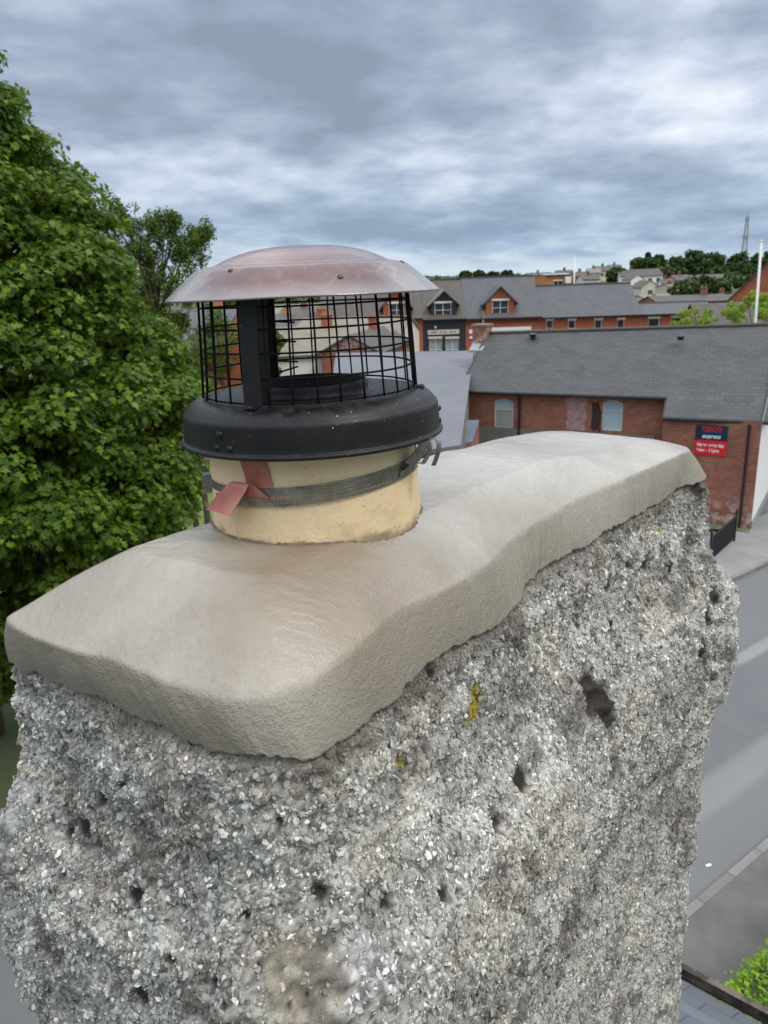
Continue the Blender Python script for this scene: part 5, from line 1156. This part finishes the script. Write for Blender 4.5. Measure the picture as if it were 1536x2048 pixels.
# ================================================================== foliage
def leafmesh(name, P, Nrm, size, mat, parent, kind='maple'):
    n = len(P); a = rng.normal(size=(n, 3)); Nrm = Nrm/np.linalg.norm(Nrm, axis=1)[:, None]
    a[:, 2] -= 0.6; a -= (a*Nrm).sum(1)[:, None]*Nrm; a /= np.linalg.norm(a, axis=1)[:, None]; b = np.cross(Nrm, a)
    if kind == 'maple':
        T = np.array([[-.45, 0, 0], [-.25, .45, .04], [.05, .22, 0], [.25, .52, .06], [.30, .18, 0], [.75, 0, -.08], [.30, -.18, 0], [.25, -.52, .06], [.05, -.22, 0], [-.25, -.45, .04]])
    elif kind == 'oval': T = np.array([[-.5, 0, 0], [-.1, .26, .05], [.5, 0, -.05], [-.1, -.26, .05]])
    else: T = np.array([[-.5, .1, 0], [0, .4, .1], [.5, .05, 0], [.1, -.4, .08]])
    k = len(T); sz = size*(0.65+0.7*rng.random(n))
    W = P[:, None]+sz[:, None, None]*(T[None, :, :1]*a[:, None]+T[None, :, 1:2]*b[:, None]+T[None, :, 2:]*Nrm[:, None])
    F = np.arange(n*k).reshape(n, k)
    return npmesh(name, W.reshape(-1, 3), F, mat, parent)
def clump_leaves(centers, radii, per, flat=0.65, up=0.5, top=0.0):
    P = []; Nn_ = []
    for c, r in zip(centers, radii):
        k = max(3, int(per*(r/np.mean(radii))**2)); d = rng.normal(size=(k, 3)); d /= np.linalg.norm(d, axis=1)[:, None]
        if top: fl = (d[:, 2] < -.15) & (rng.random(k) < top); d[fl, 2] *= -1
        rad = r*(0.55+0.5*rng.random(k)); p = c+d*rad[:, None]*[1, 1, flat]
        P.append(p); Nn_.append(d+np.array([0, 0, up])+0.55*rng.normal(size=(k, 3)))
    return np.vstack(P), np.vstack(Nn_)
def limbs(mb, base, top, r0, tips, r1=.04):
    base, top = np.array(base, float), np.array(top, float)
    pts = [base+(top-base)*t+np.array([.12*math.sin(t*5), .1*math.cos(t*4), 0])*r0*4 for t in np.linspace(0, 1, 8)]
    mb.tube(pts, [r0*(1-.75*t) for t in np.linspace(0, 1, 8)], 10)
    for tp in tips:
        tp = np.array(tp, float); t = np.clip((tp[2]-base[2])/(top[2]-base[2])-.22, .15, .9); s = base+(top-base)*t; mid = (s+tp)/2+[0, 0, -.08*np.linalg.norm(tp-s)]
        mb.tube([s, mid, tp], [r0*.35, r0*.2, r1], 6)
m_bark = simple('bark', (0.085, 0.065, 0.045), .9, var=.4, scale=5, bump=.02)
m_maple = leaf_mat('maple_leaf', (0.015, 0.040, 0.005), (0.045, 0.096, 0.009), (0.125, 0.195, 0.016), .27, .58)

# ---- big maple on the left
AX, AY = -9.6, 16.0
sil = [(0, 130), (60, 240), (150, 350), (200, 430), (270, 530), (290, 600), (335, 690), (372, 780), (398, 860), (405, 950), (380, 1040), (300, 1140), (160, 1240), (40, 1330)]
zr_s = [(aty(a, b, AY)[2], aty(a, b, AY)[0]-AX) for a, b in sil]; zz_ = np.array([q[0] for q in zr_s]); rr_s = np.array([q[1] for q in zr_s]); o_ = np.argsort(zz_)
zz_, rr_s = zz_[o_], rr_s[o_]
ztop, zbot = zz_[-1]+1.0, zz_[0]-.6
zz_ = np.append(zz_, ztop); rr_s = np.append(rr_s, .25)
maple = empty('maple_tree', (AX, AY, 0), 'large leafy maple tree filling the left side', 'tree')
cen = []; rad = []
while len(cen) < 1400:
    zc = rng.uniform(zbot, ztop); R0 = np.interp(zc, zz_, rr_s)
    if rng.random() > (R0+1)/6.5: continue
    ph = rng.uniform(-math.pi, math.pi)
    if math.sin(ph) > .45 and rng.random() < .75: continue      # fewer at the unseen back
    q = 1-0.42*rng.random()**2.0; r_ = rng.uniform(.30, .95)
    cen.append((max(R0*q-r_*.62, 0)*math.cos(ph), max(R0*q-r_*.62, 0)*math.sin(ph), zc+rng.normal()*.12)); rad.append(r_)
cen = np.array(cen); rad = np.array(rad)
P, Q = clump_leaves(cen, rad, 215, .5, .8, top=.5)
leafmesh('crown', P, Q, .122, m_maple, maple)
mb = MB(); limbs(mb, (0, 0, 0), (0, 0, ztop-1.5), .38, cen[rng.choice(len(cen), 60, False)]); mb.build('trunk', m_bark, maple, sm=True)

def tree(name, label, Xc, Yc, g0, ctr, rx, rz_h, ncl, cr_, per, leaf, mat, kind='oval', flat=.8, group=None, trunk=.15, droop=0.0, up=.4):
    e = empty(name, (Xc, Yc, g0), label, 'tree', group); d = rng.normal(size=(ncl, 3)); d /= np.linalg.norm(d, axis=1)[:, None]
    c = d*(0.45+0.55*rng.random(ncl)**.6)[:, None]*[rx, rx, rz_h]+[0, 0, ctr-g0]; c[:, 2] -= droop*(np.abs(d[:, 0])**2)*rz_h
    r_ = cr_*(0.6+0.8*rng.random(ncl)); P, Q = clump_leaves(c, r_, per, flat, up); leafmesh('crown', P, Q, leaf, mat, e, kind)
    mb = MB(); limbs(mb, (0, 0, 0), (0, 0, ctr-g0+rz_h*.4), trunk, c[:10], trunk*.12); mb.build('trunk', m_bark, e, sm=True); return e
m_dark = leaf_mat('dark_leaf', (0.020, 0.042, 0.007), (0.045, 0.085, 0.012), (0.11, 0.165, 0.022), .3, .6)
m_lime = leaf_mat('lime_leaf', (0.10, 0.18, 0.02), (0.17, 0.27, 0.03), (0.26, 0.36, 0.05), .35)
m_hill = leaf_mat('hill_leaf', (0.014, 0.034, 0.008), (0.026, 0.056, 0.011), (0.045, 0.085, 0.015), .1, .7)
m_hill2 = leaf_mat('hill_leaf_light', (0.03, 0.06, 0.014), (0.05, 0.085, 0.02), (0.08, 0.12, 0.03), .1)
# second, finer tree behind: built from an irregular set of sprays
Yb = 31.0
birch = empty('birch_tree', (gx(300, Yb), Yb, 0), 'darker feathery tree standing behind the big maple', 'tree'); ox = gx(300, Yb)
blobs = [(228, 415, 20), (250, 440, 30), (290, 470, 34), (335, 465, 24), (300, 520, 46), (250, 500, 34), (375, 470, 22), (395, 478, 20), (385, 520, 30), (345, 560, 46), (300, 610, 50), (375, 590, 30), (330, 660, 44), (290, 690, 44), (360, 500, 20), (340, 720, 26),
         (410, 462, 14), (345, 436, 12), (310, 440, 16), (265, 560, 50), (365, 640, 16), (240, 620, 50), (250, 720, 50), (330, 780, 40), (380, 720, 26), (400, 760, 30), (352, 690, 16)]
cen = []; rad = []
for (a, b, r) in blobs:
    c = aty(a, b, Yb)-np.array([ox, Yb, 0]); R0 = r/FPX*Yb
    for _ in range(int(5+r*.5)):
        d = rng.normal(size=3); d /= np.linalg.norm(d); cen.append(c+d*R0*rng.random()**.5*[1, 1.6, 1]); rad.append(rng.uniform(.12, .34))
cen = np.array(cen); P, Q = clump_leaves(cen, np.array(rad), 55, 1.1, .2); leafmesh('crown', P, Q, .11, m_dark, birch, 'oval')
mb = MB(); limbs(mb, (0, 0, 0), (.3, 0, 11.5), .22, cen[rng.choice(len(cen), 45, False)], .015); mb.build('trunk', m_bark, birch, sm=True)
# bushes in the garden between
for i, (a, b, r, Y, mt, lab) in enumerate(((385, 790, 46, 27, m_maple, 'round green bush low behind the maple'), (440, 690, 60, 44, m_dark, 'dark tree seen through the left of the cage'), (470, 620, 40, 60, m_dark, 'dark treetop at the top left of the cage'), (540, 690, 26, 50, m_maple, 'green bush in front of the white rendered house'),
        (370, 870, 40, 24, m_maple, 'green shrub beside the black base plate'), (583, 610, 16, 110, m_hill2, 'light green tree beyond the grey roofs'), (552, 745, 10, 44, m_maple, 'small bush by the white wall'))):
    c = aty(a, b, Y); R0 = r/FPX*Y; tree('garden_tree', lab, c[0], Y, 0, c[2], R0, R0*.95, 46, R0*.3, 90, max(.1, .004*Y), mt, 'oval')
# lime trees behind the shop roof
c = aty(1390, 640, 46); tree('young_tree', 'yellow-green young tree left of the low shed roof', c[0], 46, 0, c[2], 1.25, .75, 34, .22, 60, .15, m_lime, 'oval', group='yellow-green trees behind the shop roof', trunk=.07)
c = aty(1512, 628, 46); tree('young_tree', 'yellow-green tree in front of the brick gable and white pole', c[0], 46, 0, c[2], 1.9, 1.25, 80, .26, 70, .15, m_lime, 'oval', group='yellow-green trees behind the shop roof', trunk=.08)
# hill wood
HT = [(1296, 513, 6, 300, .45, 'slim pointed conifer topping the left of the wood'), (1278, 530, 13, 300, 1, 'dark domed tree at the left end of the wood'), (1312, 531, 17, 295, 1, 'broad tree below the pointed conifer'), (1330, 548, 14, 280, 1, 'paler round tree beside the long white block'),
      (1352, 536, 18, 300, 1, 'tree rising left of the tallest dome'), (1388, 522, 20, 310, 1, 'tallest domed tree of the hill wood'), (1425, 526, 20, 310, 1, 'wide domed tree right of the tallest one'), (1412, 546, 20, 290, 1, 'round dark tree in the middle front of the wood'),
      (1440, 551, 17, 290, 1, 'round dark tree front right of the wood'), (1475, 532, 22, 300, 1, 'domed tree at the foot of the mast'), (1513, 532, 18, 300, 1, 'dark tree left of the white pole top'), (1545, 530, 22, 300, 1, 'dark tree at the far right end of the wood'), (1360, 556, 16, 285, 1, 'tree in the lower left front of the wood'),
      (1500, 552, 20, 270, 1, 'lower tree right of the mast'), (1400, 556, 9, 230, .6, 'dark pointed yew among the hill houses'), (1232, 551, 15, 240, 1, 'dark bush left of the long white block'), (1370, 578, 17, 170, 1.6, 'left end of the broad hedge mass below the wood'), (1405, 573, 20, 170, 1.5, 'middle of the broad hedge mass below the wood'),
      (1440, 574, 18, 170, 1.5, 'right end of the broad hedge mass below the wood'), (1484, 562, 14, 180, 1.3, 'bright bush left of the brick gable'), (1462, 556, 11, 200, 1.2, 'small tree behind the bright bush'), (930, 553, 9, 300, 1.3, 'distant tree over the black-painted house ridge'), (958, 551, 8, 300, 1.3, 'distant tree over the slate roofed house ridge'),
      (1015, 549, 7, 300, 1.5, 'distant low tree on the skyline above the slate roof'), (985, 551, 6, 300, 2.0, 'distant low scrub on the skyline')]
for i, (a, b, r, Y, ar, lab) in enumerate(HT):
    c = aty(a, b, Y); R0 = r/FPX*Y; g0 = float(gz(0, Y)); g0 = min(g0, c[2]-R0)
    tree('hill_tree', lab, c[0], Y, g0, c[2], R0*ar, R0, 60, R0*.32, 46, .0036*Y, m_hill2 if i in (3, 19, 20, 16, 18) else m_hill, 'q', group='trees on the far hill', trunk=.25, flat=.9, up=.6)
# woodland strips far beyond (reads as one mass)
P = []
for k in range(420):
    a = rng.uniform(380, 1120); Y = rng.uniform(380, 470); c = aty(a, 560, Y); P.append((c[0], Y, 10.0+rng.uniform(.2, 1.6)*(1.0 if a < 1040 else .6)))
for k in range(1400):
    a = rng.uniform(420, 900); Y = rng.uniform(130, 240); c = aty(a, 600, Y); P.append((c[0], Y, float(gz(0, Y))+rng.uniform(.3, 3.0)))
P = np.array(P); P2, Q2 = clump_leaves(P, rng.uniform(1.0, 2.4, len(P)), 34, .7, .5); tag(leafmesh('distant_woods', P2, Q2, 1.0, m_hill2, None, 'q'), kind='stuff')
# hedge below the roof edge
he = None
hc = atz(1452, 2000, 1.3)-np.array([*(RN*.78), 0])+np.array([*(RD*1.02), 0])
P = []; Q = []
n = 26000; hb0 = (hc[:2]@RD); 
ax = rng.uniform(-1.1, 5.0, n); bx = rng.uniform(-2.2, 0.9, n); tp = 1.25+.22*fbm(np.stack([ax, bx, 0*ax], 1), 1.8, 3, .5, 2)
edge = np.where(rng.random(n) < .3)[0]; zz2 = tp+rng.normal(size=n)*.05; zz2[edge] = rng.uniform(.15, 1.2, len(edge)); bx[edge] = .9+rng.normal(size=len(edge))*.06
ax2 = rng.random(n) < .15; ax[ax2] = -1.1+rng.normal(size=ax2.sum())*.08; zz2[ax2] = rng.uniform(.15, 1.25, ax2.sum())
ww = hc[:2][None]+ax[:, None]*RD+bx[:, None]*RN
P = np.stack([ww[:, 0], ww[:, 1], zz2], 1); Nr = np.stack([rng.normal(size=n)*.5, rng.normal(size=n)*.5, np.ones(n)], 1)
m_hedge = leaf_mat('hedge_leaf', (0.09, 0.19, 0.010), (0.16, 0.29, 0.015), (0.25, 0.38, 0.03), .3)
hedge = empty('hedge', (hc[0], hc[1], .13), 'bright lime green hedge beside the near pavement below the gutter', 'hedge')
leafmesh('foliage', P-np.array([hc[0], hc[1], .13]), Nr, .075, m_hedge, hedge, 'oval')
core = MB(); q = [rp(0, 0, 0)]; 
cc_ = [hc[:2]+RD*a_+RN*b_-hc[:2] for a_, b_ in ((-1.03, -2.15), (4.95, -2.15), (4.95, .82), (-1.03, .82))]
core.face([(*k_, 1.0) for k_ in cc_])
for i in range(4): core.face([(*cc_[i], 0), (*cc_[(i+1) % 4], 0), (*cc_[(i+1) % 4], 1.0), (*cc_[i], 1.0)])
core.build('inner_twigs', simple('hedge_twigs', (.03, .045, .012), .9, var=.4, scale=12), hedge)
print('built', len(bpy.data.objects))
